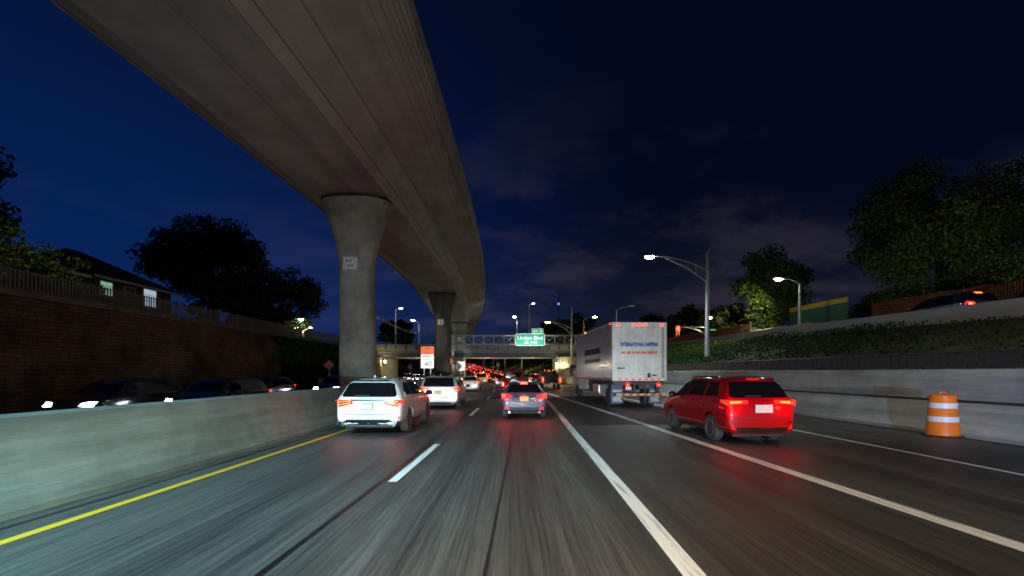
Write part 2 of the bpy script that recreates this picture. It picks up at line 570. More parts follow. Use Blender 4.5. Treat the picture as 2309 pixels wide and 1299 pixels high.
def mesh_from(name, mb, smooth=False, bevel=0.0, recalc=True, angle=35):
    me = bpy.data.meshes.new(name)
    me.from_pydata([tuple(v) for v in mb.v], [], mb.f)
    bm = bmesh.new()
    bm.from_mesh(me)
    if recalc:
        bmesh.ops.recalc_face_normals(bm, faces=bm.faces[:])
    if bevel:
        es = [e for e in bm.edges if len(e.link_faces) == 2 and e.calc_face_angle(0) > R(40)]
        bmesh.ops.bevel(bm, geom=es, offset=bevel, offset_type='OFFSET', segments=2, profile=0.6, affect='EDGES', clamp_overlap=True)
    bm.to_mesh(me)
    bm.free()
    if smooth:
        me.shade_smooth()
        try:
            me.set_sharp_from_angle(angle=R(angle))
        except Exception:
            pass
    me.update()
    return me


def obj(name, mb, m, parent=None, smooth=False, bevel=0.0, recalc=True, angle=35, label=None):
    me = mb if isinstance(mb, bpy.types.Mesh) else mesh_from(name, mb, smooth, bevel, recalc, angle)
    if m is not None:
        me.materials.clear()
        me.materials.append(m)
    o = bpy.data.objects.new(name, me)
    COL.objects.link(o)
    if parent is not None:
        o.parent = parent
    if label:
        o['label'] = label
    return o


def thing(name, label, cat, loc=(0, 0, 0), rotz=0.0, group=None):
    o = bpy.data.objects.new(name, None)
    COL.objects.link(o)
    o.empty_display_size = 0.3
    o.location = loc
    o.rotation_euler = (0, 0, rotz)
    return tag(o, label, cat, group)


def tag(o, label, cat, group=None, kind=None):
    o['label'] = label
    o['category'] = cat
    if group:
        o['group'] = group
    if kind:
        o['kind'] = kind
    return o


def struct(name, mb, m, smooth=False):
    o = obj(name, mb, m, smooth=smooth)
    o['kind'] = 'structure'
    return o


def dup(root, loc, rotz=0.0, label=None, group=None, swap=None):
    def cp(o, par):
        c = o.copy()
        COL.objects.link(c)
        if par is not None:
            c.parent = par
        if swap and c.type == 'MESH' and o.data.materials and o.data.materials[0] in swap:
            key = (o.data.name, swap[o.data.materials[0]].name)
            if key not in dup.cache:
                me = o.data.copy()
                me.materials[0] = swap[o.data.materials[0]]
                dup.cache[key] = me
            c.data = dup.cache[key]
        for ch in list(o.children):
            cp(ch, c)
        return c
    r = cp(root, None)
    r.location = loc
    r.rotation_euler = (0, 0, rotz)
    if label:
        r['label'] = label
    if group:
        r['group'] = group
    return r


dup.cache = {}


def text_mesh(s, width, height, depth=0.004, shear=0.0, bold=0.0):
    cu = bpy.data.curves.new('lettering', 'FONT')
    cu.body = s
    cu.align_x = 'CENTER'
    cu.extrude = 0.01
    cu.shear = shear
    cu.offset = bold
    cu.resolution_u = 3
    t = bpy.data.objects.new('lettering', cu)
    COL.objects.link(t)
    bpy.context.view_layer.update()
    dg = bpy.context.evaluated_depsgraph_get()
    me = bpy.data.meshes.new_from_object(t.evaluated_get(dg))
    COL.objects.unlink(t)
    bpy.data.objects.remove(t)
    co = np.empty(len(me.vertices) * 3, np.float32)
    me.vertices.foreach_get('co', co)
    co = co.reshape(-1, 3)
    mn, mx = co.min(0), co.max(0)
    c = (mn + mx) / 2
    co = (co - c) * np.array([width / (mx[0] - mn[0]), height / (mx[1] - mn[1]), depth / max(1e-6, mx[2] - mn[2])])
    me.vertices.foreach_set('co', co.astype(np.float32).ravel())
    me.update()
    return me


def letter(parent, s, x, y, z, w, h, m, face='back', shear=0.0, bold=0.0, depth=0.006):
    """face 'back' = reads for a viewer looking along +Y; 'left' = reads for a viewer looking along +X"""
    me = text_mesh(s, w, h, depth, shear, bold)
    o = obj('lettering', me, m, parent)
    o.location = (x, y, z)
    o.rotation_euler = (R(90), 0, 0) if face == 'back' else (R(90), 0, R(-90))
    return o


def P(px, py, Y):
    """a photo pixel at a known distance as a world point"""
    return Vector(((px - 1154.5) / 1100 * Y, Y, 1.8 - (py - 840) / 1100 * Y))


# ------------------------------------------------------------------ road geometry
def g(Y):
    return 0.00021 * (Y - 110) ** 2 if Y > 110 else 0.0


def c(Y):
    return -(Y - 34.0) ** 2 / 2100.0


def interp(tab):
    xs, ys = [a for a, b in tab], [b for a, b in tab]
    return lambda t: float(np.interp(t, xs, ys))


line4 = interp([(-30, 7.2), (0, 5.5), (5.14, 5.22), (9.75, 4.95), (12, 4.82), (20, 4.4), (33, 3.62), (41, 3.0), (44, 2.75)])
line5 = interp([(-30, 9.0), (8.5, 8.96), (15, 8.8), (26, 8.2), (33.6, 7.73), (57, 6.48), (63, 6.1), (80, 5.05), (100, 3.7), (125, 1.85), (150, -.6), (200, -7.3), (260, -18.5), (330, -36)])


def barrier_r(Y):
    return line5(Y) + 3.62


def barrier_l(Y):
    return c(Y) - 5.78


def wall_l(Y):
    return -18.0 if Y < 52 else -18.0 - (Y - 52) / 46 * 8.0


def ys_(a, b, st):
    n = max(2, int(round((b - a) / st)) + 1)
    return [a + (b - a) * i / (n - 1) for i in range(n)]


def ribbon(fl, fr, y0, y1, z=0.0, step=3.0, nx=1):
    mb = MB()
    ys = ys_(y0, y1, step)
    for y in ys:
        a, b = fl(y), fr(y)
        for k in range(nx + 1):
            mb.v.append((a + (b - a) * k / nx, y, g(y) + z))
    for i in range(len(ys) - 1):
        for k in range(nx):
            p = i * (nx + 1) + k
            mb.f.append((p, p + 1, p + nx + 2, p + nx + 1))
    return mb


def sweep(prof_fn, y0, y1, step=3.0, cap=True):
    """prof_fn(Y) -> list of (x,z)"""
    mb = MB()
    mb.loft([[(x, y, z) for x, z in prof_fn(y)] for y in ys_(y0, y1, step)], cap=cap)
    return mb


# ground sheet to the horizon
mb = MB()
gx = [-2500, -400, -120, -60, 60, 120, 400, 2500]
gy = [-300, -60, 0, 110] + [110 + 20 * k for k in range(1, 16)] + [600, 1200, 4000]
for y in gy:
    for x in gx:
        mb.v.append((x, y, min(g(min(y, 330)), 10) - 0.25))
for i in range(len(gy) - 1):
    for k in range(len(gx) - 1):
        a = i * len(gx) + k
        mb.f.append((a, a + 1, a + len(gx) + 1, a + len(gx)))
struct('ground', mb, M['ground'])
struct('road', ribbon(barrier_l, barrier_r, -40, 330, 0, 3, 6), M['asphalt'])
struct('opposite_road', ribbon(wall_l, lambda y: barrier_l(y) - .02, -40, 200, -0.004, 3, 4), M['asphalt2'])
struct('yellow_edge_line', ribbon(lambda y: c(y) - 5.06, lambda y: c(y) - 4.92, -8, 160, .004, 2), M['yellow_line'])
for k in range(-1, 22):
    y0 = 8.2 - 0.2 + 12.2 * k
    y1 = y0 + 4.2
    if y1 < -4:
        continue
    struct('lane_dash', ribbon(lambda y: c(y) - 1.72, lambda y: c(y) - 1.57, y0, y1, .004, 1), M['white_line'])
struct('solid_lane_line', ribbon(lambda y: c(y) + 1.93 + max(0, y - 15) * .012, lambda y: c(y) + 2.14 + max(0, y - 15) * .012, -8, 41.5, .004, 1), M['white_line'])
struct('merge_lane_line', ribbon(lambda y: line4(y) - .13, lambda y: line4(y) + .13, -8, 43.5, .008, 1), M['white_line'])
for k in range(12):
    y0 = 48 + 12.2 * k
    struct('lane_dash', ribbon(lambda y: c(y) + 2.3, lambda y: c(y) + 2.45, y0, y0 + 3.6, .004, 1), M['white_line'])
struct('right_edge_line', ribbon(lambda y: line5(y) - .06, lambda y: line5(y) + .06, -8, 150, .004, 2), M['white_line'])
struct('opposite_lane_line', ribbon(lambda y: wall_l(y) + 4.5, lambda y: wall_l(y) + 4.62, 0, 120, .002, 2), M['white_line'])
struct('road_seam', ribbon(lambda y: c(y) + .16, lambda y: c(y) + .195, -8, 60, .004, 1), M['tar'])
struct('road_seam', ribbon(lambda y: c(y) - 1.86, lambda y: c(y) - 1.79, -8, 90, .004, 1), M['tar'])
struct('road_seam', ribbon(lambda y: c(y) - 5.5 + .03 * math.sin(y), lambda y: c(y) - 5.42 + .02 * math.sin(2 * y), -8, 60, .004, 1), M['tar'])


# ------------------------------------------------------------------ barriers and walls
def barrier_profile_left(Y):
    x, z = barrier_l(Y), g(Y)
    return [(x, z - .2), (x, z + .08), (x - .13, z + .33), (x - .26, z + 1.22), (x - .30, z + 1.25), (x - .52, z + 1.25), (x - .56, z + 1.22), (x - .69, z + .33), (x - .82, z + .08), (x - .82, z - .2)]


o = obj('median_barrier', sweep(barrier_profile_left, -12, 96, 3), M['barrier'], smooth=True, angle=25)
tag(o, 'long grey concrete median barrier beside the yellow edge line on the left', 'barrier')

t = thing('roadside_barrier', 'low grey concrete barrier at the right shoulder, in front of a taller wall', 'barrier', (0, 0, 0))
obj('barrier_body', sweep(lambda Y: [(barrier_r(Y), g(Y) - .2), (barrier_r(Y), g(Y) + .1), (barrier_r(Y) + .17, g(Y) + .36), (barrier_r(Y) + .30, g(Y) + .93), (barrier_r(Y) + .33, g(Y) + .95), (barrier_r(Y) + .42, g(Y) + .95), (barrier_r(Y) + .44, g(Y) - .2)], -12, 96, 3), M['wall_concrete'], t, smooth=True, angle=25)
o = obj('concrete_wall', sweep(lambda Y: [(barrier_r(Y) + .74, -.2), (barrier_r(Y) + .74, 1.86), (barrier_r(Y) + .77, 1.89), (barrier_r(Y) + .98, 1.89), (barrier_r(Y) + .98, -.2)], -12, 94, 3), M['wall_concrete'])
tag(o, 'plain concrete wall at eye height behind the right shoulder barrier', 'wall')
obj('gap_shade_strip', sweep(lambda Y: [(barrier_r(Y) + .30, g(Y) + .955), (barrier_r(Y) + .30, g(Y) + .985), (barrier_r(Y) + .735, g(Y) + .985), (barrier_r(Y) + .735, g(Y) + .955)], -12, 94, 3), M['rubber'], t)  # black strip put in as the shade of the gap behind the barrier top

bar_ = bpy.data.objects['median_barrier']
for y in np.arange(27.4, 60, 6.1):
    ring = [(x + (.004 if k < 5 else -.004), z + (.004 if 3 < k < 6 else 0)) for k, (x, z) in enumerate(barrier_profile_left(y))]
    obj('joint', MB().loft([[(x, yy_, z) for x, z in ring] for yy_ in (y, y + .03)]), M['rubber'], bar_)
for y in np.arange(22.3, 60, 6.1):
    b0 = barrier_r(y)
    obj('joint', MB().loft([[(b0 - .004, yy_, .0), (b0 - .004, yy_, .1), (b0 + .166, yy_, .36), (b0 + .296, yy_, .93), (b0 + .40, yy_, .93), (b0 + .40, yy_, .0)] for yy_ in (y, y + .03)]), M['rubber'], t)
struct('gutter_dirt', ribbon(lambda y: barrier_l(y) + .004, lambda y: barrier_l(y) + .16 + .06 * math.sin(y * 1.7) + .05 * math.sin(y * 4.1), -8, 80, .003, .5), M['dirt'])
struct('gutter_dirt', ribbon(lambda y: barrier_r(y) - .45 - .14 * math.sin(y * .9) - .08 * math.sin(y * 3.3), lambda y: barrier_r(y) - .004, -8, 80, .003, .5), M['dirt'])

t = thing('wall_top_fence', 'low dark slatted fence standing on the concrete wall at the right', 'fence')
mb = MB()
for y in np.arange(3, 92, .3):
    x = barrier_r(y) + .86
    mb.box(x - .012, x + .012, y - .125, y + .125, 1.95, 2.36)
obj('slats', mb, M['black_plastic'], t)
obj('rail', MB().tube([(barrier_r(y) + .86, y, 2.40) for y in ys_(3, 92, 4)], .03, 6), M['dark_steel'], t)
for y in np.arange(4, 92, 3.0):
    x = barrier_r(y) + .90
    obj('post', MB().box(x - .03, x + .03, y - .03, y + .03, 1.89, 2.46), M['dark_steel'], t)

# left stone retaining wall with its coping, fence and ivy
t = thing('retaining_wall', 'tall dark brown stone retaining wall beyond the opposite carriageway', 'wall')
obj('masonry', sweep(lambda Y: [(wall_l(Y) + .0, -.3), (wall_l(Y) - .22, 4.6), (wall_l(Y) - .9, 4.6), (wall_l(Y) - .9, -.3)], -25, 96, 2), M['stone'], t)
obj('coping', sweep(lambda Y: [(wall_l(Y) - .10, 4.6), (wall_l(Y) - .10, 4.84), (wall_l(Y) - .95, 4.84), (wall_l(Y) - .95, 4.6)], -25, 96, 2), M['column_dark'], t)

t = thing('wall_fence', 'grey picket fence along the top of the stone retaining wall', 'fence')
mb = MB()
for y in np.arange(2, 94, .16):
    x = wall_l(y) - .5
    mb.box(x - .012, x + .012, y - .035, y + .035, 4.86, 5.66)
obj('pickets', mb, M['fence_grey'], t)
mb = MB()
for zz in (4.95, 5.62):
    mb.tube([(wall_l(y) - .53, y, zz) for y in ys_(2, 94, 4)], .025, 6)
obj('rail', mb, M['fence_grey'], t)
for y in np.arange(3, 94, 3.0):
    obj('post', MB().box(wall_l(y) - .60, wall_l(y) - .54, y - .03, y + .03, 4.84, 5.74), M['fence_grey'], t)


# leaf clouds -------------------------------------------------------
def leaf_mesh(name, pts, size, rng, flat=0.0):
    n = len(pts)
    a = rng.normal(size=(n, 3))
    a /= np.linalg.norm(a, axis=1)[:, None]
    b = rng.normal(size=(n, 3))
    if flat:
        a[:, 2] *= (1 - flat)
    b -= a * (a * b).sum(1)[:, None]
    b /= np.linalg.norm(b, axis=1)[:, None] + 1e-9
    s = size * rng.uniform(.55, 1.35, n)[:, None]
    v = np.empty((n, 4, 3), np.float32)
    v[:, 0] = pts - a * s
    v[:, 1] = pts - b * s * .5
    v[:, 2] = pts + a * s
    v[:, 3] = pts + b * s * .5
    me = bpy.data.meshes.new(name)
    me.vertices.add(n * 4)
    me.loops.add(n * 4)
    me.polygons.add(n)
    me.vertices.foreach_set('co', v.ravel())
    me.loops.foreach_set('vertex_index', np.arange(n * 4, dtype=np.int32))
    me.polygons.foreach_set('loop_start', np.arange(0, n * 4, 4, dtype=np.int32))
    me.polygons.foreach_set('loop_total', np.full(n, 4, np.int32))
    me.update(calc_edges=True)
    return me


def crown_points(c0, rad, n, nclump, rng, clump=.3, droop=0.0):
    d = rng.normal(size=(nclump, 3))
    d /= np.linalg.norm(d, axis=1)[:, None]
    r = rng.uniform(.25, 1.0, nclump) ** .55
    cc = d * r[:, None] * .82
    cr = clump * rng.uniform(.55, 1.25, nclump)
    w = cr ** 2
    k = rng.choice(nclump, n, p=w / w.sum())
    p = rng.normal(size=(n, 3))
    p /= np.linalg.norm(p, axis=1)[:, None]
    p *= (rng.uniform(0, 1, n) ** .45 * cr[k])[:, None]
    q = cc[k] + p * np.array([1, 1, .75])
    return np.array(c0) + q * np.array(rad)


def tree(name, base, height, rad, label, group=None, cat='tree', leaves=9000, size=.2, m='leaf_dark', seed=1, clumps=34, low=.42, lean=0.0, trunk_r=None):
    rng = np.random.default_rng(seed)
    rd = random.Random(seed)
    t = thing(name, label, cat, base, 0, group)
    cz = height - rad[2]
    tr = trunk_r or height * .028
    top = (lean, 0, height * .62)
    mb = MB()
    mb.tube([(0, 0, -.3), (.05, .03, height * .2), (lean * .5, .0, height * .42), top], [tr * 1.25, tr, tr * .8, tr * .45], 9)
    for i in range(7):
        a = i * 2.4 + rd.random()
        h0 = height * rd.uniform(.28, .55)
        e = Vector((lean + math.cos(a) * rad[0] * .7, math.sin(a) * rad[1] * .7, cz + rad[2] * rd.uniform(-.35, .6)))
        s0 = Vector((lean * h0 / height, 0, h0))
        mid = (s0 + e) / 2 + Vector((0, 0, rd.uniform(.0, .6)))
        mb.tube([s0, mid, e], [tr * .5, tr * .32, tr * .1], 6)
    obj('trunk', mb, M['bark'], t, smooth=True)
    pts = crown_points((lean, 0, cz), rad, leaves, clumps, rng, low * .85)
    me = leaf_mesh('crown', pts, size, rng)
    obj('crown', me, M[m], t)
    return t


# ivy and shrubs hung over the far part of the stone wall
rng = np.random.default_rng(3)
n = 16000
yy = rng.uniform(36.5, 66, n)
zz = rng.uniform(0, 1, n) ** .8 * 4.55
keep = (yy - 36.5) > 2.6 * np.abs(np.sin(zz * 2.1)) * (1 - .1 * zz)
yy, zz = yy[keep], zz[keep]
xx = np.array([wall_l(v) for v in yy]) - .22 * zz / 4.6 + rng.uniform(0, .5, len(yy)) * (1 + .5 * np.sin(yy * 1.3) * np.cos(zz * 1.7))
o = obj('ivy', leaf_mesh('ivy', np.stack([xx, yy, zz], 1), .17, rng), M['leaf_ivy'])
tag(o, 'dark ivy hanging over the far end of the stone retaining wall', 'ivy', kind='stuff')

# plateaus (street level) left and right of the sunken highway
mb = MB()
ys = [-60, 0, 20, 40, 52, 75, 96, 97]
for y in ys:
    mb.v += [(wall_l(y) - .9, y, 4.7), (-60, y, 4.75), (-500, y, 5.0)]
for i in range(len(ys) - 1):
    for k in range(2):
        a = i * 3 + k
        mb.f.append((a, a + 1, a + 4, a + 3))
struct('left_terrace', mb, M['turf'])

wall_top_r = interp([(-20, 4.55), (19, 4.72), (40, 5.2), (62, 5.4), (94, 5.6)])


def upper_x(Y):
    return 20.0 + (0 if Y < 40 else -(Y - 40) * .03)


mb = MB()
ys = ys_(-20, 95, 2.5)
nn = 9
for y in ys:
    x0 = barrier_r(y) + .98
    x1 = upper_x(y)
    for k in range(nn):
        u = k / (nn - 1)
        bumpv = .16 * math.sin(y * .9 + k * 1.7) * math.sin(u * math.pi)
        mb.v.append((x0 + (x1 - x0) * u, y, 1.55 + (wall_top_r(y) - .75 - 1.55) * (u ** .85) + bumpv))
for i in range(len(ys) - 1):
    for k in range(nn - 1):
        a = i * nn + k
        mb.f.append((a, a + 1, a + nn + 1, a + nn))
struct('embankment', mb, M['turf'], smooth=True)

rng = np.random.default_rng(5)
n = 90000
yy = rng.uniform(4, 94, n)
u = rng.uniform(0.03, .97, n)
x0 = np.array([barrier_r(v) + .98 for v in yy])
x1 = np.array([upper_x(v) for v in yy])
zt = np.array([wall_top_r(v) for v in yy])
dens = .5 + .5 * np.sin(yy * .42 + 3 * u) * np.cos(u * 7 + yy * .23)
hgt = rng.uniform(0, 1, n) * (.12 + .75 * np.clip(dens, 0, 1) * np.clip((yy - 12) / 30, .25, 1))
keep = rng.uniform(0, 1, n) < np.clip(.25 + dens, 0, 1) * np.clip((yy - 15) / 22, .10, 1)
pts = np.stack([x0 + (x1 - x0) * u, yy, 1.55 + (zt - .75 - 1.55) * u ** .85 + hgt], 1)[keep]
o = obj('undergrowth', leaf_mesh('undergrowth', pts, .085, rng), M['leaf_ivy'])
tag(o, 'dark green undergrowth covering the slope above the right wall', 'undergrowth', kind='stuff')

o = obj('ramp_parapet', sweep(lambda Y: [(upper_x(Y), wall_top_r(Y) - 1.5), (upper_x(Y), wall_top_r(Y)), (upper_x(Y) + .3, wall_top_r(Y)), (upper_x(Y) + .3, wall_top_r(Y) - 1.5)], -15, 94, 3), M['concrete'])
tag(o, 'pale concrete parapet at the top of the green slope on the right', 'parapet')
mb = MB()
for y in (-40, 20, 40, 62, 96):
    zt = wall_top_r(y) - .75
    mb.v += [(upper_x(y) + .3, y, zt), (27.5, y, zt), (27.6, y, zt + .12), (60, y, zt + .3), (500, y, zt + .6)]
for i in range(4):
    for k in range(4):
        a = i * 5 + k
        mb.f.append((a, a + 1, a + 6, a + 5))
struct('upper_street', mb, M['asphalt2'])


# orange safety netting along the upper street
def net(xf, y0, y1, h0, h1, label, sag=.12, m='netting', post_gap=2.6):
    t = thing('safety_net', label, 'netting')
    mb = MB()
    for k in range(7):
        f = k / 6
        mb.tube([(xf(y), y, wall_top_r(y) + h0 + (h1 - h0) * f - sag * abs(math.sin(y * math.pi / post_gap)) * f) for y in ys_(y0, y1, .7)], .028, 4)
    for y in np.arange(y0, y1, .16):
        b0 = wall_top_r(y) + h0
        top = b0 + (h1 - h0) - sag * abs(math.sin(y * math.pi / post_gap))
        mb.box(xf(y) - .01, xf(y) + .01, y - .03, y + .03, b0, top)
    obj('mesh', mb, M[m], t)
    for y in np.arange(y0, y1 + .1, post_gap):
        obj('post', MB().cyl((xf(y), y, wall_top_r(y) - .8), (xf(y), y, wall_top_r(y) + h1 + .08), .035, n=6), M['dark_steel'], t)
    return t


net(lambda y: 25.0, 14, 34, -.55, 1.55, 'orange brown safety netting behind the upper street under the big right tree')
net(lambda y: upper_x(y) + .6, 42, 66, .02, .85, 'orange safety netting on the parapet beside the tall lamp post')

# ------------------------------------------------------------------ elevated viaduct
deck_h = interp([(-20, 10.9), (0, 11.05), (27.5, 11.45), (66, 12.5), (105, 12.5), (170, 11.5), (215, 10.2)])


def deck_x(Y):
    return -8.75 - (Y - 36.0) ** 2 / 1400.0


def sect(pts):
    return lambda Y: [(deck_x(Y) + x, deck_h(Y) + z) for x, z in pts]


t = thing('viaduct_deck', 'curving concrete box girder viaduct passing overhead from the upper left', 'viaduct')
obj('box_girder', sweep(sect([(-2.0, 0), (2.0, 0), (2.35, .22), (3.0, 1.35), (3.05, 1.6), (-3.05, 1.6), (-3.0, 1.35), (-2.35, .22)]), -18, 212, 2.5), M['deck'], t)
obj('right_wing', sweep(sect([(3.02, 1.36), (5.45, 1.72), (5.45, 1.78), (5.52, 1.78), (5.52, 2.1), (3.02, 2.1)]), -18, 212, 2.5), M['deck'], t)
obj('left_wing', sweep(sect([(-3.02, 1.36), (-4.65, 1.72), (-4.65, 1.78), (-4.72, 1.78), (-4.72, 2.1), (-3.02, 2.1)]), -18, 212, 2.5), M['deck'], t)
obj('right_parapet', sweep(sect([(5.54, 1.70), (5.62, 1.70), (5.62, 1.95), (5.68, 1.98), (5.68, 2.2), (5.74, 2.24), (5.74, 2.9), (5.45, 2.9), (5.45, 2.12), (5.54, 2.12)]), -18, 212, 2.5), M['deck'], t)
obj('left_parapet', sweep(sect([(-4.74, 1.70), (-4.82, 1.70), (-4.82, 1.95), (-4.88, 1.98), (-4.88, 2.9), (-4.6, 2.9), (-4.6, 2.12), (-4.74, 2.12)]), -18, 212, 2.5), M['deck'], t)


def form_line(dx, dz, w=.014):
    obj('form_line', sweep(sect([(dx - w, dz - .006), (dx + w, dz - .004), (dx + w, dz + .02), (dx - w, dz + .02)]), -18, 212, 4), M['form_line'], t)


for dx in (.35, 1.98):
    form_line(dx, -.003)
for u in (.03, .97):
    form_line(2.38 + u * .62, .22 + u * 1.11, .016)
for dx in (4.75, 5.1, 5.3):
    form_line(dx, 1.36 + (dx - 3.02) / 2.43 * .36)
for dx in (-4.25, -4.5):
    form_line(dx, 1.36 + (-dx - 3.02) / 1.63 * .36)


def pier(Y, xoff, label, m, top_w, shaft_w, depth=1.5, flare=3.6, plate=None, yaw=0.0, round_=False):
    h = deck_h(Y)
    t = thing('viaduct_pier', label, 'pier', (deck_x(Y) + xoff, Y, 0), yaw, 'viaduct piers')
    mb = MB()
    rings = []
    lv = [(-.3, shaft_w), (.2, shaft_w), (h - flare - .02, shaft_w), (h - flare, shaft_w + .05)]
    for k in range(1, 8):
        u = k / 7
        lv.append((h - flare + u * (flare - .22), shaft_w + .05 + (top_w - shaft_w) * (u ** 1.35)))
    for z, w in lv:
        d = depth if w <= shaft_w + .05 else depth + (w - shaft_w) * .18
        hw, hd, ch = w / 2, d / 2, .28
        if round_:
            hd = (depth / 2) * (1 + (w - shaft_w) / shaft_w * .75)
            ring = []
            for q in range(40):
                a = 2 * math.pi * q / 40
                ca, sa = math.cos(a), math.sin(a)
                ring.append((hw * math.copysign(abs(ca) ** .8, ca), hd * math.copysign(abs(sa) ** .8, sa), z))
            rings.append(ring)
            continue
        rings.append([(-hw, -hd + ch, z), (-hw + ch, -hd, z), (-.09, -hd, z), (-.07, -hd + .03, z), (.07, -hd + .03, z), (.09, -hd, z), (hw - ch, -hd, z), (hw, -hd + ch, z), (hw, hd - ch, z), (hw - ch, hd, z), (-hw + ch, hd, z), (-hw, hd - ch, z)])
    mb.loft(rings)
    obj('shaft', mb, M[m], t, smooth=True, angle=40 if round_ else 18)
    obj('bearing_shelf', MB().box(-top_w / 2 + .12, top_w / 2 - .12, -depth / 2 + .15, depth / 2 - .15, h - .215, h + .05), M['rubber'], t)
    if plate:
        zpl, s, txt = plate
        p = obj('number_board', MB().box(-s / 2 - .12, s / 2 - .12, -depth / 2 - .075, -depth / 2 - (-.12 if round_ else .02), zpl - s * .45, zpl + s * .45), M['sign_white'], t, bevel=.01)
        if txt:
            letter(p, txt, -.12, -depth / 2 - .08, zpl, s * .42, s * .5, M['sign_black'])
    if plate and round_:
        for zz, xs in ((plate[0] + .13, (-.20, -.02)), (plate[0] - .13, (-.10, .08))):
            for x in xs:
                obj('lettering', MB().box(x - .16, x - .03, -depth / 2 - .08, -depth / 2 - .0755, zz - .045, zz + .045), M['form_line'], p)
    return t


pier(27.5, .10, 'nearest pale concrete pier with flared head rising behind the median barrier', 'column', 3.8, 1.93, 1.7, 3.5, (7.75, .78, None), round_=True)
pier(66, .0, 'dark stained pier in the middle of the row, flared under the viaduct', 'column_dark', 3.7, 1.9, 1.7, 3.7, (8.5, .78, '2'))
pier(105, .9, 'farthest pale pier of the row, close to the crossing bridge', 'column', 3.5, 2.45, 1.7, 3.3, (8.9, .8, None))

# ------------------------------------------------------------------ crossing bridge
BY = 98.0
t = thing('road_bridge', 'grey road bridge crossing the highway behind the green exit sign', 'bridge')
obj('parapet', MB().box(-60, 45, BY, BY + .4, 5.95, 7.42), M['parapet'], t)
obj('parapet_base', MB().box(-60, 45, BY - .10, BY + .5, 5.7, 5.945), M['parapet'], t)
obj('far_parapet', MB().box(-60, 45, BY + 13.6, BY + 14, 5.95, 7.42), M['parapet'], t)
obj('deck', MB().box(-60, 45, BY + .05, BY + 14, 5.2, 5.695), M['parapet'], t)
for k in range(5):
    y0 = BY + .25 + k * 3.1
    mb = MB().box(-27.2, 9.2, y0, y0 + .04, 4.95, 5.195)
    mb.box(-27.2, 9.2, y0 - .25, y0 + .29, 4.86, 4.945)
    obj('girder', mb, M['girder'] if k == 0 else M['concrete'], t)
obj('fascia', MB().box(-60, 45, BY - .02, BY + .045, 5.0, 5.69), M['girder'], t)
obj('soffit', MB().box(-27.2, 9.2, BY + .4, BY + 13.6, 5.10, 5.19), M['concrete'], t)
obj('left_abutment', MB().box(-31, -26.2, BY - .4, BY + 14, -.3, 4.85), M['concrete'], t)
obj('right_abutment', MB().box(9.25, 14, BY - .4, BY + 14, -.3, 4.85), M['concrete'], t)
# wing wall and its balustrade on the right
t = thing('wing_wall', 'lit concrete wing wall with a picket balustrade under the bridge end on the right', 'wall')
obj('wall_face', MB().box(8.6, 17.5, BY - .9, BY - .45, -.2, 3.55), M['concrete'], t)
mb = MB()
for k in range(18):
    x = 9.2 + k * .44
    mb.box(x, x + .2, BY - .78, BY - .56, 3.55, 4.72)
mb.box(8.8, 17.2, BY - .80, BY - .54, 4.72, 4.84)
obj('balustrade', mb, M['concrete'], t)
# fence on the bridge
t = thing('bridge_fence', 'dark mesh fence with bolted posts along the bridge parapet', 'fence')
mb = MB()
for zz in (7.8, 8.4, 9.0, 9.55):
    mb.box(-50, 40, BY - .085, BY - .055, zz - .02, zz + .02)
obj('rails', mb, M['dark_steel'], t)
for k in range(44):
    x = -50 + k * 2.05
    obj('post', MB().box(x - .06, x + .06, BY - .05, BY - .005, 6.5, 9.6).box(x - .12, x + .12, BY - .09, BY - .055, 6.45, 7.0), M['dark_steel'], t)

# far overpass
t = thing('far_overpass', 'small far overpass with a lit underside beyond the traffic jam', 'bridge')
gy_ = 235
obj('deck', MB().box(-60, -13, gy_, gy_ + 12, g(gy_) + 5.4, g(gy_) + 7.6), M['parapet'], t)
obj('pier', MB().box(-14.5, -13, gy_ + 1, gy_ + 11, g(gy_) - .5, g(gy_) + 5.4), M['concrete'], t)
obj('pier', MB().box(-46, -44.5, gy_ + 1, gy_ + 11, g(gy_) - .5, g(gy_) + 5.4), M['concrete'], t)

# banks beyond the bridge
mb = MB()
ys = ys_(112, 330, 6)
nn = 9
for y in ys:
    x0 = barrier_r(y) + .2
    for k in range(nn):
        u = k / (nn - 1)
        mb.v.append((x0 + 26 * u, y, g(y) - .1 + 8.6 * (u ** .8) + .3 * math.sin(y * .3 + k)))
for i in range(len(ys) - 1):
    for k in range(nn - 1):
        a = i * nn + k
        mb.f.append((a, a + 1, a + nn + 1, a + nn))
struct('far_bank', mb, M['turf'], smooth=True)
rng = np.random.default_rng(8)
n = 16000
yy = rng.uniform(113, 260, n)
u = rng.uniform(0.0, 1.0, n)
x0 = np.array([barrier_r(v) + .2 for v in yy])
gz = np.array([g(v) for v in yy])
o = obj('bank_scrub', leaf_mesh('bank_scrub', np.stack([x0 + 26 * u, yy, gz - .1 + 8.6 * u ** .8 + rng.uniform(0, 1.1, n) * (.3 + .7 * np.abs(np.sin(yy * .35 + u * 6)))], 1), .38, rng), M['leaf'])
tag(o, 'olive green scrub on the bank seen under the bridge', 'scrub', kind='stuff')
mb = MB()
ys = ys_(112, 330, 6)
for y in ys:
    xl = c(y) - 27
    for k in range(5):
        u = k / 4
        mb.v.append((xl - 16 * u, y, g(y) - .1 + 5.5 * u ** .8))
for i in range(len(ys) - 1):
    for k in range(4):
        a = i * 5 + k
        mb.f.append((a, a + 1, a + 6, a + 5))
struct('far_left_bank', mb, M['turf'], smooth=True)
struct('opposite_road_beyond', ribbon(lambda y: c(y) - 27.5, lambda y: barrier_l(y) - .02, 112, 330, -0.006, 6), M['asphalt2'])
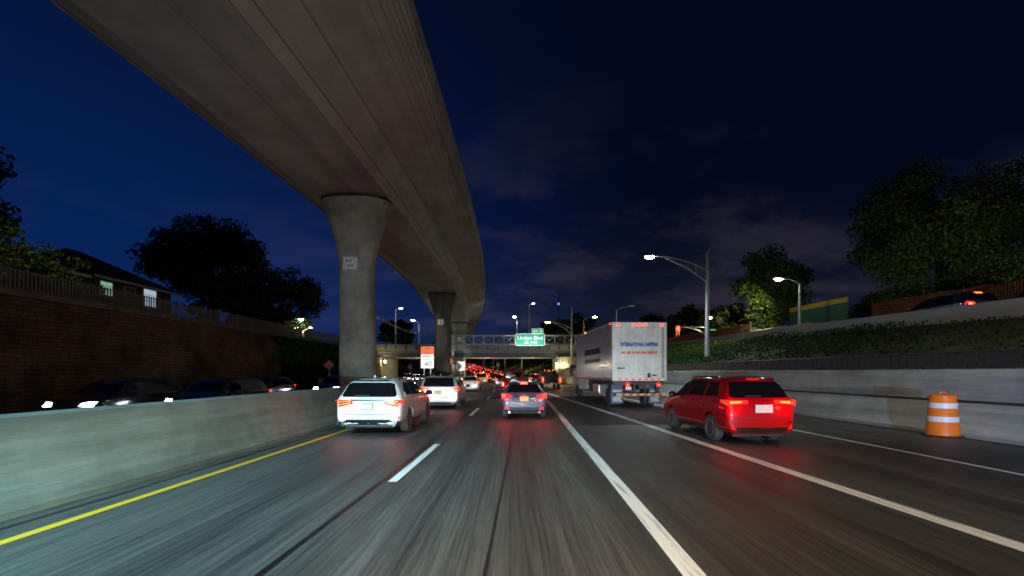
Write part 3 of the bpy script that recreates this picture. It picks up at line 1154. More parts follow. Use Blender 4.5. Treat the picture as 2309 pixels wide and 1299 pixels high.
o = obj('far_median', sweep(lambda Y: [(barrier_l(Y) - .3, g(Y) - .2), (barrier_l(Y) - .3, g(Y) + 1.0), (barrier_l(Y) - .6, g(Y) + 1.0), (barrier_l(Y) - .6, g(Y) - .2)], 97, 300, 4), M['barrier'])
tag(o, 'far stretch of concrete median barrier beyond the crossing bridge', 'barrier')

# ------------------------------------------------------------------ sign gantry
GY = 85.0
t = thing('sign_gantry', 'grey steel truss gantry carrying the green exit sign over the highway', 'gantry')
x0, x1 = -10.3, 14.6
zlo, zhi = 6.72, 8.22
mb = MB()
for yy_ in (GY, GY + 1.3):
    mb.tube([(x0, yy_, zlo), (x1, yy_, zlo)], .10, 8)
    mb.tube([(x0, yy_, zhi), (x1, yy_, zhi)], .10, 8)
obj('chord', mb, M['steel'], t)
nb = 14
for k in range(nb + 1):
    x = x0 + (x1 - x0) * k / nb
    mb = MB()
    mb.tube([(x, GY, zlo), (x, GY, zhi)], .045, 6)
    mb.tube([(x, GY + 1.3, zlo), (x, GY + 1.3, zhi)], .045, 6)
    mb.tube([(x, GY, zhi), (x, GY + 1.3, zhi)], .04, 6)
    if k < nb:
        xn = x0 + (x1 - x0) * (k + 1) / nb
        mb.tube([(x, GY, zlo if k % 2 else zhi), (xn, GY, zhi if k % 2 else zlo)], .045, 6)
        mb.tube([(x, GY + 1.3, zhi if k % 2 else zlo), (xn, GY + 1.3, zlo if k % 2 else zhi)], .045, 6)
        mb.tube([(x, GY, zlo), (xn, GY + 1.3, zlo)], .035, 6)
    obj('brace', mb, M['steel'], t)
for x in (x0 - .1, x1 + .1):
    obj('post', MB().cyl((x, GY - .1, -.2), (x, GY - .1, zhi + .25), .2, .17, 12).cyl((x, GY + 1.4, -.2), (x, GY + 1.4, zhi + .25), .2, .17, 12), M['steel'], t)


def rrect(w, h, r, n=5):
    pts = []
    for cx, cz, a0 in ((w / 2 - r, h / 2 - r, 0), (-w / 2 + r, h / 2 - r, 90), (-w / 2 + r, -h / 2 + r, 180), (w / 2 - r, -h / 2 + r, 270)):
        for i in range(n + 1):
            a = R(a0 + 90 * i / n)
            pts.append((cx + r * math.cos(a), cz + r * math.sin(a)))
    return pts


def board(t, name, cx, cz, w, h, y, m, border=None, bw=.06, r=.2):
    p = obj(name, MB().add([], []).prism([(cx + a, cz + b) for a, b in rrect(w, h, r)], y, y + .05), border or m, t)
    if border:
        obj('face', MB().prism([(cx + a, cz + b) for a, b in rrect(w - 2 * bw, h - 2 * bw, max(.02, r - bw))], y - .008, y - .003), m, p)
    return p


SY = GY - .45
t = thing('exit_sign', 'green highway sign reading Linden Blvd with an EXIT 3 tab', 'sign')
pc = P(1195.5, 766.5, SY)
b = board(t, 'main_panel', pc.x, pc.z, 5.1, 2.12, SY, M['sign_green'], M['sign_white'], .085, .26)
letter(b, 'Linden Blvd', pc.x, SY - .014, pc.z + .33, 4.35, .66, M['sign_white'], bold=.012)
letter(b, '1/2', pc.x - .62, SY - .014, pc.z - .42, .66, .56, M['sign_white'], bold=.01)
letter(b, 'MILE', pc.x + .62, SY - .014, pc.z - .42, 1.15, .40, M['sign_white'], bold=.012)
pt = P(1212, 747, SY)
b = board(t, 'exit_tab', pt.x, pc.z + 1.06 + .465, 2.0, .9, SY, M['sign_green'], M['sign_white'], .06, .12)
letter(b, 'EXIT', pt.x - .32, SY - .014, pc.z + 1.52, .92, .36, M['sign_white'], bold=.012)
letter(b, '3', pt.x + .56, SY - .014, pc.z + 1.53, .34, .52, M['sign_white'], bold=.012)
mb = MB()
for dx in (-1.8, 0, 1.8):
    mb.box(pc.x + dx - .06, pc.x + dx + .06, SY + .05, GY - .09, pc.z - .95, pc.z + 1.0)
obj('bracket', mb, M['steel'], t)
for dx in (-1.5, 1.5):
    lb = obj('sign_lamp', MB().box(pc.x + dx - .2, pc.x + dx + .2, SY - 2.6, SY - 2.4, pc.z - 1.68, pc.z - 1.56).tube([(pc.x + dx, SY - 2.4, pc.z - 1.64), (pc.x + dx, SY + .05, pc.z - 1.30)], .03, 6), M['dark_steel'], t)
    spot('sign_light', (pc.x + dx, SY - 2.5, pc.z - 1.5), (pc.x + dx * .7, SY, pc.z + .95), 640, 110, (1, 1, .97), .5, .15)


# ------------------------------------------------------------------ lamp posts
def lamp(base, h, arm, label, lens='lamp_white', group='street lamps', r=.09, power=0, color=(1, 1, 1), spike=0, style='cobra', lit=True, rise=.6, head=.7, cone=140, m='steel'):
    """base (x,y,z); arm (dx,dy): where the head hangs relative to the pole"""
    t = thing('street_lamp', label, 'street lamp', base, 0, group)
    obj('pole', MB().tube([(0, 0, -.3), (0, 0, h * .5), (0, 0, h + spike)], [r * 1.25, r, r * .65], 10), M[m], t, smooth=True)
    ax, ay = arm
    ln = math.hypot(ax, ay)
    if ln > 0:
        ux, uy = ax / ln, ay / ln
        hz = h + rise
        mb = MB()
        if style == 'truss':
            mb.tube([(0, 0, h), (ax * .35, ay * .35, h + rise * .62), (ax * .7, ay * .7, h + rise * .95), (ax * .93, ay * .93, hz)], r * .42, 8)
            mb.tube([(0, 0, h - .9), (ax * .35, ay * .35, h + rise * .18), (ax * .75, ay * .75, h + rise * .90)], r * .42, 8)
            mb.tube([(ax * .2, ay * .2, h + rise * .30), (ax * .2, ay * .2, h - .32)], r * .3, 6)
        else:
            mb.tube([(0, 0, h - .15), (ax * .15, ay * .15, h + rise * .35), (ax * .5, ay * .5, h + rise * .85), (ax * .93, ay * .93, hz)], r * .45, 8)
        obj('arm', mb, M[m], t, smooth=True)
        rot = Matrix.Translation((ax, ay, hz)) @ Matrix.Rotation(math.atan2(uy, ux), 4, 'Z')
        hd = obj('lamp_head', MB().box(-head * .55, head * .45, -head * .2, head * .2, -.03, .12, rot), M['dark_steel' if lit else m], t, bevel=.03)
        if lit:
            mm = MB()
            k_ = 1.0 + max(0, base[1] - 60) / 110
            mm.sphere((0, 0, 0), head * .36 * k_, head * .17 * k_, .13 * k_)
            mm.v = [tuple(rot @ Vector((v[0], v[1], v[2] - .06))) for v in mm.v]
            obj('lens', mm, M[lens], hd)
        if power:
            wpos = Vector(base) + Vector((ax, ay, hz - .28))
            spot('street_light', wpos, wpos + Vector((ux * .3, uy * .3, -3)), power, cone, color, .5, .25)
    return t


b = P(1595, 795, 36)
lamp((b.x, 36, b.z), 6.05, (-4.25, 0), 'tall bracket lamp post with a bright white head behind the red car', 'lamp_white', r=.15, power=2600, color=(.9, 1, 1), spike=1.3, style='truss', rise=1.05, head=.95)
# the spike carries a small unlit head
obj('top_mast', MB().tube([(b.x, 36, b.z + 7.2), (b.x + .25, 36, b.z + 7.75), (b.x + .6, 36, b.z + 8.1)], [.07, .06, .04], 6), M['steel'])
o = bpy.data.objects['top_mast']
o.parent = bpy.data.objects['street_lamp']
o.location = -Vector((b.x, 36, b.z))
b = P(1803, 700, 38)
lamp((b.x, 38, 4.4), P(0, 640, 38).z - 4.4, (-1.65, 0), 'white lamp post in front of the floodlit tree on the right', 'lamp_green', r=.11, power=0, rise=.40, head=.9)
spot('street_light', (b.x - 1.7, 38.1, P(0, 640, 38).z - .12), (b.x - 2.6, 43.5, 6.2), 5600, 84, (1, 1, .38), .9, .15)
b = P(1289, 832, 76)
lamp((b.x, 76, 1.7), P(0, 742, 76).z - 1.7, (-3.7, 0), 'yellow lit lamp on a double arm post right of the exit sign', 'lamp_yellow', r=.14, power=2600, color=(1, .85, .4), spike=3.4, style='truss', rise=1.1, head=.95)
b = P(1316, 757, 104)
lamp((b.x, 104, 5.7), P(0, 722, 104).z - 5.7, (2.4, 0), 'yellow lit lamp post standing just left of the truck roof', 'lamp_yellow', r=.11, power=1500, color=(1, .85, .4), rise=.7, head=.9)
b = P(1390, 735, 70)
lamp((b.x, 70, 4.8), P(0, 700, 70).z - 4.8, (2.2, 0), 'unlit grey lamp post sticking up behind the truck roof', r=.09, lit=False, rise=.55, head=.7)
b = P(1166, 757, 104)
lamp((b.x, 104, 5.7), P(0, 724, 104).z - 5.7, (-.6, -.3), 'white lit lamp post on the bridge just left of the exit sign', 'lamp_white', r=.09, power=700, color=(.85, 1, 1), rise=.9, head=.8)
b = P(1193, 757, 112)
lamp((b.x, 111, 5.7), P(0, 690, 112).z - 5.7, (.9, -.2), 'tall lamp post with a small amber head rising behind the exit sign', 'lamp_warm', r=.10, rise=.4, head=.55)
b = P(945, 778, 104)
lamp((b.x, 104, 5.7), P(0, 732, 104).z - 5.7, (-1.25, -.3), 'white lit lamp post on the bridge left of the dark pier', 'lamp_white', r=.11, power=900, color=(.85, 1, 1), rise=.9, head=.8)
b = P(892, 778, 108)
lamp((b.x, 108, 5.7), P(0, 699, 108).z - 5.7, (1.2, -.2), 'yellow lit tall lamp post beside the nearest pale pier', 'lamp_warm', r=.13, power=700, color=(1, .85, .4), rise=.35, head=.8)
lamp((P(668, 0, 60).x, 60, 4.7), P(0, 728, 60).z - 4.7, (.6, 0), 'short lamp post with a bright greenish head at the end of the left wall', 'lamp_green', r=.12, power=900, color=(.8, 1, .8), rise=.45, head=.85)
# double armed lamp at the far left
b = P(684, 760, 58)
t = thing('twin_lamp', 'small twin headed lamp post above the far end of the stone wall', 'street lamp', (b.x, 58, 4.7), 0)
hz = P(0, 739, 58).z - 4.7
obj('pole', MB().tube([(0, 0, -.2), (0, 0, hz - .35)], .09, 8), M['steel'], t)
for s in (-1, 1):
    a = obj('arm', MB().tube([(0, 0, hz - .45), (s * .45, 0, hz - .15), (s * .85, 0, hz)], .035, 6), M['steel'], t)
    hd = obj('lamp_head', MB().box(s * .86 - .25, s * .86 + .25, -.12, .12, hz, hz + .08), M['dark_steel'], a)
    obj('lens', MB().sphere((s * .86, 0, hz - .02), .22, .12, .08), M['lamp_warm'], t)
point('street_light', (b.x, 57.5, 4.7 + hz - .3), 250, (1, .85, .5))

# lamps beyond the bridge, only their shafts show under the girders
for px, Y, h, lb in ((1139, 190, 10.0, 'left one of two pale lamp shafts before the scrub bank under the bridge'), (1177, 150, 9.6, 'right one of two pale lamp shafts before the scrub bank under the bridge')):
    lamp((P(px, 0, Y).x, Y, g(Y)), h, (-1.2, 0), lb, 'lamp_yellow', r=.17, power=11000, color=(1, .8, .5), rise=.3, head=.7)
# wall lamps on the abutments
for i, (px, py, Y, lb) in enumerate(((856, 815, 97.3, 'left wall lamp on the bridge abutment beside the nearest pier'), (868, 816, 97.3, 'right wall lamp on the bridge abutment beside the nearest pier'), (1256, 821, 96.9, 'left wall lamp on the wing wall near the truck'), (1272.5, 820, 96.9, 'right wall lamp on the wing wall near the truck'))):
    p = P(px, py, Y)
    t = thing('wall_lamp', lb, 'wall lamp', p, 0, 'bridge wall lamps')
    obj('housing', MB().box(-.2, .2, .04, .25, -.16, .22), M['dark_steel'], t, bevel=.03)
    obj('lens', MB().sphere((0, -.02, 0), .27, .16, .24), M['lamp_warm'], t)
    point('wall_light', p + Vector((0, -.6, -.1)), 150, (1, .82, .35), .2)
# underside lighting of the bridge
for x in (-20, -6, 4):
    point('under_bridge_light', (x, BY + 6, 3.2), 520, (1, .83, .45), .3)
point('under_bridge_light', (-24, gy_ + 5, g(gy_) + 2.5), 1500, (1, .9, .6), .3)

# mast with a blue light
b = P(1259, 700, 140)
t = thing('signal_mast', 'thin dark mast with a small blue light right of the exit sign', 'mast', (b.x, 140, 4))
ztop = P(0, 664, 140).z - 4
zbl = P(0, 686, 140).z - 4
obj('pole', MB().tube([(0, 0, -4), (0, 0, ztop * .5), (0, 0, ztop)], [.22, .16, .10], 8), M['dark_steel'], t)
obj('antenna', MB().box(-.9, .1, -.05, .05, ztop - .35, ztop - .25).box(-1.0, -.75, -.12, .12, ztop - .4, ztop + .3), M['steel'], t)
obj('beacon', MB().sphere((.05, -.2, zbl), .28), M['lamp_blue'], t)

# traffic signal on the upper street
b = P(1597, 765, 62)
t = thing('traffic_signal', 'traffic signal showing red on a long arm above the slope right of the truck', 'traffic light', (b.x, 62, 4.7))
zz0 = P(0, 752, 62).z - 4.7
px_ = (P(1528, 0, 62).x - b.x)
obj('pole', MB().tube([(0, 0, -.3), (0, 0, zz0 + 1.9)], .09, 8), M['steel'], t)
obj('arm', MB().tube([(0, 0, zz0 - .5), (px_ * .3, 0, zz0 + .35), (px_ * .65, 0, zz0 + .72), (px_ * .97, 0, zz0 + .80)], .055, 8).tube([(0, 0, zz0 + .75), (px_ * .9, 0, zz0 + .80)], .02, 6), M['steel'], t)
hd = obj('signal_head', MB().box(px_ - .22, px_ + .22, -.12, .18, zz0 - .45, zz0 + .95), M['sign_yellow'], t, bevel=.03)
obj('red_lens', MB().sphere((px_, -.14, zz0 + .55), .24, .1, .24), M['signal_red'], hd)
mb = MB()
for dz in (.12, -.26):
    mb.sphere((px_, -.13, zz0 + dz), .16, .04, .16)
obj('dark_lens', mb, M['sign_black'], hd)
obj('street_name_plate', MB().box(.05, .95, -.03, .03, zz0 + .28, zz0 + .52), M['sign_green'], t)
obj('luminaire', MB().sphere((.1, -.1, zz0 + 1.95), .34, .2, .13), M['lamp_warm'], t)
point('signal_glow', (b.x + px_, 61.2, 4.7 + zz0 + .5), 60, (1, .05, .02), .1)
point('street_light', (b.x, 61.4, 4.7 + zz0 + 1.6), 700, (1, .88, .6), .2)
# second street-name signal beside the yellow lamp, seen left of the truck
b = P(1303, 745, 112)
t = thing('street_name_sign', 'small green street name sign on a short post left of the truck roof', 'sign', (b.x, 106, 5.7))
obj('post', MB().tube([(1.2, 0, -.2), (1.2, 0, 4.0)], .06, 6), M['steel'], t)
obj('name_plate', MB().box(-.4, 1.1, -.03, .03, 3.2, 3.75), M['sign_green'], t)

# ------------------------------------------------------------------ roadside signs
t = thing('speed_limit_sign', 'orange WORK ZONE plate above a white SPEED LIMIT 40 sign', 'sign', (-7.72, 44.5, 0))
p = obj('orange_plate', MB().prism([(a, 3.80 + b) for a, b in rrect(1.19, .70, .06)], -.03, .0), M['sign_orange'], t)
letter(p, 'WORK', 0, -.036, 3.95, .5, .17, M['sign_black'])
letter(p, 'ZONE', 0, -.036, 3.66, .5, .17, M['sign_black'])
p = obj('white_plate', MB().prism([(a, 2.80 + b) for a, b in rrect(1.17, 1.27, .06)], -.03, .0), M['sign_white'], t)
letter(p, 'SPEED', 0, -.036, 3.24, .95, .19, M['sign_black'])
letter(p, 'LIMIT', 0, -.036, 2.95, .42, .13, M['sign_black'])
letter(p, '40', .06, -.036, 2.55, .66, .42, M['sign_black'])
obj('post', MB().box(-.32, -.26, .03, .09, -.2, 4.1).box(.26, .32, .03, .09, -.2, 4.1), M['steel'], t)


def chevron(loc, w, h, bg, fg, label, zc):
    t = thing('chevron_sign', label, 'sign', loc, 0, 'chevron signs')
    p = obj('plate', MB().prism([(a, zc + b) for a, b in rrect(w, h, .05)], -.03, 0), bg, t)
    k = w * .62
    a = -w / 2 + .02
    obj('arrow', MB().prism([(a, zc + h * .48), (a + .05, zc + h * .48), (a + k, zc - .02 * h), (a + .2 * w, zc - h * .48), (a, zc - h * .48)], -.04, -.034), fg, p)
    obj('post', MB().box(-.04, .04, .02, .10, -.2, zc + h / 2), M['steel'], t)
    return t


b = P(1039.5, 826, 74)
chevron((b.x, 74, 0), 1.22, 1.42, M['sign_white'], M['sign_black'], 'white chevron sign with a dark arrow in front of the farthest pier', b.z)
b = P(1021, 815, 80)
chevron((b.x, 80, 0), 1.1, 1.1, M['sign_black'], M['sign_orange'], 'dim orange chevron sign beside the dark stained pier', b.z)


def diamond(loc, s, zc, m, label, back='steel'):
    t = thing('warning_sign', label, 'sign', loc)
    obj('plate', MB().prism([(s, zc), (0, zc + s), (-s, zc), (0, zc - s)], -.03, 0), m, t)
    obj('post', MB().box(-.05, .05, .02, .12, -.2, zc + s * .6), M[back], t)
    return t


b = P(925, 827, 92)
diamond((b.x, 92, 0), .58 * .92, b.z, M['sign_yellow'], 'small yellow diamond warning sign under the bridge, left of the speed limit sign')
b = P(742, 824, 41)
diamond((b.x, 41, 0), .45, b.z, M['sign_pink'], 'faded reddish diamond sign on a post left of the nearest pier')
# shield
b = P(1123, 823.5, 200)
t = thing('route_shield', 'small red and blue interstate shield below the exit sign', 'sign', (b.x, 200, 0))
sh = [(-.5, .35), (-.42, .55), (0, .48), (.42, .55), (.5, .35), (.48, -.1), (.3, -.42), (0, -.62), (-.3, -.42), (-.48, -.1)]
p = obj('plate', MB().prism([(a * 1.25, b.z + q * 1.25) for a, q in sh], -.04, 0), M['sign_white'], t)
obj('blue_field', MB().prism([(a * 1.12, b.z + q * 1.12) for a, q in sh if q < .3] + [(-.55, b.z + .28), (.55, b.z + .28)][::-1], -.05, -.045), M['sign_blue'], p)
obj('red_field', MB().prism([(-.55, b.z + .33), (-.48, b.z + .62), (0, b.z + .55), (.48, b.z + .62), (.55, b.z + .33)], -.05, -.045), M['sign_red'], p)
obj('post', MB().box(-.05, .05, .02, .1, g(200) - .2, b.z), M['steel'], t)
# little T post
b = P(1112, 829, 210)
t = thing('sign_post', 'pale post with a small cross plate standing left of the interstate shield', 'post', (b.x, 210, 0))
obj('shaft', MB().cyl((0, 0, 0), (0, 0, 9.5), .16, n=8), M['steel'], t)
obj('cross_plate', MB().box(-.9, .9, -.2, -.17, b.z - .0, b.z + .45), M['sign_white'], t)


# drums
def drum(loc, label, s=1.0, group='traffic drums'):
    t = thing('traffic_drum', label, 'traffic drum', loc, 0, group)
    r0, r1 = .36 * s, .29 * s
    H = 1.06 * s

    def ring(z0, z1, grow=0.0):
        ra = r0 + (r1 - r0) * z0 / H + grow
        rb = r0 + (r1 - r0) * z1 / H + grow
        return MB().lathe([(ra, z0), (rb, z1)], (0, 0, 0), 'Z', 28)
    prof = []
    for k in range(6):
        z0, z1 = H * k / 6 + .05, H * (k + 1) / 6 + .05
        rr = r0 + (r1 - r0) * k / 5
        prof += [(rr, z0), (rr, z1 - .025)]
    prof += [(r1 - .03, H + .05), (r1 - .08, H + .07)]
    obj('body', MB().lathe(prof, (0, 0, 0), 'Z', 28), M['drum_orange'], t, smooth=True)
    for k in (2, 4):
        z0, z1 = H * k / 6 + .06, H * (k + 1) / 6 + .02
        rr = r0 + (r1 - r0) * k / 5 + .006
        obj('white_band', MB().lathe([(rr, z0), (rr, z1)], (0, 0, 0), 'Z', 28), M['drum_white'], t, smooth=True)
    obj('base', MB().lathe([(r0 + .09, 0), (r0 + .09, .03), (r0 + .02, .055)], (0, 0, 0), 'Z', 28), M['rubber'], t)
    obj('handle', MB().tube([(-.09, 0, H + .06), (-.06, 0, H + .13), (.06, 0, H + .13), (.09, 0, H + .06)], .018, 6), M['drum_orange'], t)
    return t


d = drum((12.05, 13.65, 0), 'big orange and white drum against the barrier at the right edge', 1.05)
dup(d, (P(1272, 0, 72).x, 72, 0), 0, 'far orange and white drum beside the black pickup')
dup(d, (P(726, 0, 44).x, 44, 0), .4, 'dim orange and white drum beyond the median barrier left of the pier')

# power lines
t = thing('power_line', 'pair of thin overhead wires sagging between the two left piers', 'wire')
for k, dz in enumerate((0, .55)):
    a, e = P(835, 705 + dz * 8, 90), P(1010, 753, 118)
    pts = []
    for i in range(17):
        u = i / 16
        p = a.lerp(e, u)
        p.z -= 2.2 * math.sin(math.pi * u) * .8
        pts.append(p)
    obj('wire', MB().tube(pts, .045, 5), M['steel'], t)

# ------------------------------------------------------------------ houses and hoardings


def house(name, x0, x1, y0, y1, z0, ze, zr, label, windows):
    t = thing(name, label, 'house', (0, 0, 0))
    obj('wall', MB().box(x0, x1, y0, y1, z0, ze), M['house_wall'], t)
    e = .55
    xm = (x0 + x1) / 2
    hip = (x1 - x0) * .33
    v = [(x0 - e, y0 - e, ze - .05), (x1 + e, y0 - e, ze - .05), (x1 + e, y1 + e, ze - .05), (x0 - e, y1 + e, ze - .05), (xm, y0 + hip, zr), (xm, y1 - hip, zr)]
    obj('roof', MB().add(v, [(0, 1, 4), (1, 2, 5, 4), (2, 3, 5), (3, 0, 4, 5), (3, 2, 1, 0)]), M['roof_tile'], t)
    obj('eave', MB().box(x1 + e - .06, x1 + e + .02, y0 - e, y1 + e, ze - .22, ze - .06), M['house_trim'], t)
    for (yc, zc, w, h, m) in windows:
        f = obj('window', MB().box(x1 + .01, x1 + .07, yc - w / 2 - .08, yc + w / 2 + .08, zc - h / 2 - .08, zc + h / 2 + .08), M['house_trim'], t)
        mb = MB()
        for a in (0, 1):
            for b_ in (0, 1, 2):
                ya, za = yc - w / 2 + a * w / 2, zc - h / 2 + b_ * h / 3
                mb.box(x1 + .075, x1 + .085, ya + .02, ya + w / 2 - .02, za + .02, za + h / 3 - .02)
        obj('pane', mb, M[m], f)
    return t


house('house', -36, -27, 31.5, 38.6, 4.6, 8.1, 10.6, 'dark hip roofed house with three lit windows above the stone wall', [(32.4, 7.35, .95, .9, 'window_green'), (34.4, 7.35, .9, .8, 'house_wall'), (36.3, 7.3, 1.25, 1.25, 'window_white')])
house('house', -34.5, -25.5, 20.5, 28.4, 4.6, 7.6, 9.9, 'nearer dark house partly hidden by the lit shrub at the left edge', [(24.0, 6.6, .9, .9, 'house_wall')])

# green screened fence with a yellow band on the upper street
t = thing('screen_fence', 'green screened site fence with a yellow top band below the floodlit tree', 'fence')
p0, p1 = Vector((24.2, 42.5, 0)), Vector((24.8, 36.0, 0))
n = 9
mbp, mby = MB(), MB()
for k in range(n):
    u0, u1 = k / n, (k + 1) / n
    a, e = p0.lerp(p1, u0), p0.lerp(p1, u1)
    z0 = 5.55
    zt = 7.0
    mbp.add([(a.x, a.y, z0), (e.x, e.y, z0), (e.x, e.y, zt), (a.x, a.y, zt), (a.x + .03, a.y, z0), (e.x + .03, e.y, z0), (e.x + .03, e.y, zt), (a.x + .03, a.y, zt)], [(0, 1, 2, 3), (7, 6, 5, 4), (0, 4, 5, 1), (3, 2, 6, 7), (0, 3, 7, 4), (1, 5, 6, 2)])
    mby.add([(a.x - .02, a.y, zt + .01), (e.x - .02, e.y, zt + .01), (e.x - .02, e.y, zt + .38), (a.x - .02, a.y, zt + .38), (a.x + .05, a.y, zt + .01), (e.x + .05, e.y, zt + .01), (e.x + .05, e.y, zt + .38), (a.x + .05, a.y, zt + .38)], [(0, 1, 2, 3), (7, 6, 5, 4), (0, 4, 5, 1), (3, 2, 6, 7), (0, 3, 7, 4), (1, 5, 6, 2)])
    obj('post', MB().cyl((a.x + .08, a.y, 4.3), (a.x + .08, a.y, zt + .35), .04, n=6), M['steel'], t)
obj('screen', mbp, M['green_net'], t)
obj('top_band', mby, M['yellow_band'], t)
# concrete blocks and spoil in front of the screen
for k, (y, lb) in enumerate(((44, 'pale concrete block farthest along the ramp parapet'), (40.4, 'pale concrete block in the middle of the row below the yellow band'), (36.8, 'pale concrete block nearest the camera below the yellow band'))):
    o = obj('concrete_block', MB().prism([(-.35, 0), (.35, 0), (.2, .35), (.12, 1.0), (-.12, 1.0), (-.2, .35)], -1.6, 1.6), M['concrete'], bevel=.02)
    o.location = (21.6, y, wall_top_r(y) - .72)
    tag(o, lb, 'concrete block', 'concrete blocks on the upper street')
rng = np.random.default_rng(11)
mb = MB()
nr, na = 9, 22
rings = []
for i in range(nr):
    u = i / (nr - 1)
    rings.append([((1 - u) * 1.35 * math.cos(2 * math.pi * k / na) * (1 + .15 * rng.normal()), (1 - u) * 2.6 * math.sin(2 * math.pi * k / na) * (1 + .1 * rng.normal()), 1.35 * u ** .8 + .06 * rng.normal()) for k in range(na)])
mb.loft(rings)
o = obj('dirt_pile', mb, M['soil'], smooth=True)
o.location = (21.9, 45.5, wall_top_r(45) - .75)
o.scale = (1.15, 2.0, 1.25)
tag(o, 'heap of brown dirt behind the ramp parapet left of the screen fence', 'dirt pile')
# cabinet on a post
b = P(1721, 716, 50)
t = thing('utility_box', 'white utility box on a slim post in front of the floodlit tree', 'utility box', (b.x, 50, wall_top_r(50) - .7))
hz = b.z - wall_top_r(50) + .7
obj('cabinet', MB().box(-.3, .3, -.2, .2, hz - .4, hz + .45), M['house_trim'], t, bevel=.02)
obj('post', MB().tube([(.15, .25, -.3), (.15, .25, hz + 2.0)], .06, 6), M['steel'], t)
obj('cap', MB().box(-.25, .3, .1, .4, hz + 2.0, hz + 2.12), M['house_trim'], t)

# ------------------------------------------------------------------ trees
tree('tree', (-27.5, 45, 4.7), 12.2, (6.4, 5.5, 5.0), 'big dark spreading tree behind the stone wall left of the viaduct', leaves=24000, size=.17, seed=21, clumps=80, low=.30)
tree('tree', (-31.0, 66, 4.7), 12.3, (6.4, 5.2, 5.8), 'rounded dark tree just left of the nearest pier', leaves=22000, size=.17, seed=22, clumps=64, low=.30)
tree('tree', (-25.6, 22.0, 4.7), 8.8, (2.6, 3.0, 3.6), 'dark tree cut off by the left edge of the picture', leaves=5000, size=.15, seed=23, clumps=24)
tree('shrub', (-22.6, 24.0, 4.7), 3.6, (1.5, 3.2, 1.7), 'lamplit green shrub above the wall at the left edge', cat='shrub', leaves=5000, size=.10, m='leaf', seed=24, clumps=30, trunk_r=.08)
tree('shrub', (-19.9, 31.0, 4.7), 1.6, (.6, 1.0, .75), 'small lamplit bush behind the picket fence beside the house', cat='shrub', leaves=900, size=.08, m='leaf', seed=25, clumps=10, trunk_r=.05)
tree('shrub', (-24.5, 46.0, 4.7), 4.4, (2.2, 5.0, 2.1), 'low dark shrub filling the gap under the big spreading tree', cat='shrub', leaves=9000, size=.16, m='leaf_dark', seed=44, clumps=30, trunk_r=.08)
tree('shrub', (-27.5, 61.0, 4.7), 4.6, (2.6, 4.5, 2.2), 'low dark shrub at the foot of the rounded tree near the pier', cat='shrub', leaves=8000, size=.16, m='leaf_dark', seed=45, clumps=30, trunk_r=.08)
spot('unseen_spot', (-20.2, 20.5, 11.5), (-22.5, 24, 6), 420, 70, (.95, 1, .6), .6)
tree('tree', (P(895, 0, 132).x, 132, 5.0), 12.2, (5.4, 5.0, 4.6), 'far dark tree behind the bridge left of the dark pier', leaves=4200, size=.4, seed=26, clumps=24)
tree('tree', (P(1283, 0, 128).x, 128, 7.0), 11.2, (7.0, 6.0, 5.4), 'far dark tree behind the bridge right of the exit sign', leaves=5200, size=.4, seed=27, clumps=30)
tree('tree', (P(1250, 0, 150).x, 150, 8.0), 8.0, (5.0, 6.0, 4.0), 'low far tree behind the truss just right of the sign', leaves=3000, size=.45, seed=28, clumps=20)
for k, (px, top, Y, rx, lb) in enumerate(((1432, 722, 92, 3.2, 'small dark tree directly above the truck roof'), (1490, 700, 88, 3.8, 'brownish tree above the right corner of the truck roof'), (1462, 704, 100, 3.0, 'dark tree between the two trees over the truck roof'), (1548, 682, 76, 3.6, 'tree behind the red traffic signal'), (1610, 690, 70, 3.4, 'dark tree behind the shaft of the tall lamp post'), (1660, 676, 64, 2.6, 'dark slim tree left of the floodlit tree'))):
    zt = P(0, top, Y).z
    tree('tree', (P(px, 0, Y).x, Y, 5.0), zt - 5.0, (rx, rx, (zt - 5.0) * .46), lb, 'trees along the upper street', leaves=3600, size=.27, seed=31 + k, clumps=22, m='leaf_dark')
tree('tree', (P(1742, 0, 45).x, 45, 4.6), 9.2, (3.5, 3.2, 4.0), 'floodlit tree with bright green lower leaves beside a street lamp', leaves=20000, size=.13, m='leaf', seed=41, clumps=36)
tree('tree', (28.9, 33, 5.0), 11.6, (7.0, 5.2, 5.5), 'large dark green tree filling the right side of the sky', leaves=36000, size=.12, m='leaf', seed=42, clumps=80, low=.30)
tree('shrub', (27.6, 35.5, 5.0), 3.4, (2.3, 4.0, 1.9), 'dark shrub under the left half of the large right tree', cat='shrub', leaves=9000, size=.11, m='leaf', seed=46, clumps=30, trunk_r=.07)
tree('shrub', (28.4, 27.0, 5.0), 3.9, (2.0, 4.5, 2.0), 'dark shrub behind the safety netting near the right edge', cat='shrub', leaves=9000, size=.11, m='leaf_dark', seed=47, clumps=30, trunk_r=.07)
tree('tree', (34.2, 28, 5.0), 12.6, (6.0, 5.0, 5.6), 'taller dark tree cut off by the right edge', leaves=28000, size=.12, m='leaf_dark', seed=43, clumps=70, low=.30)
spot('unseen_spot', (24.5, 24.0, 9.0), (28, 32, 8.5), 260, 110, (.9, 1, .7), .6, .3)  # unseen spot on the right-hand trees, no lamp modelled


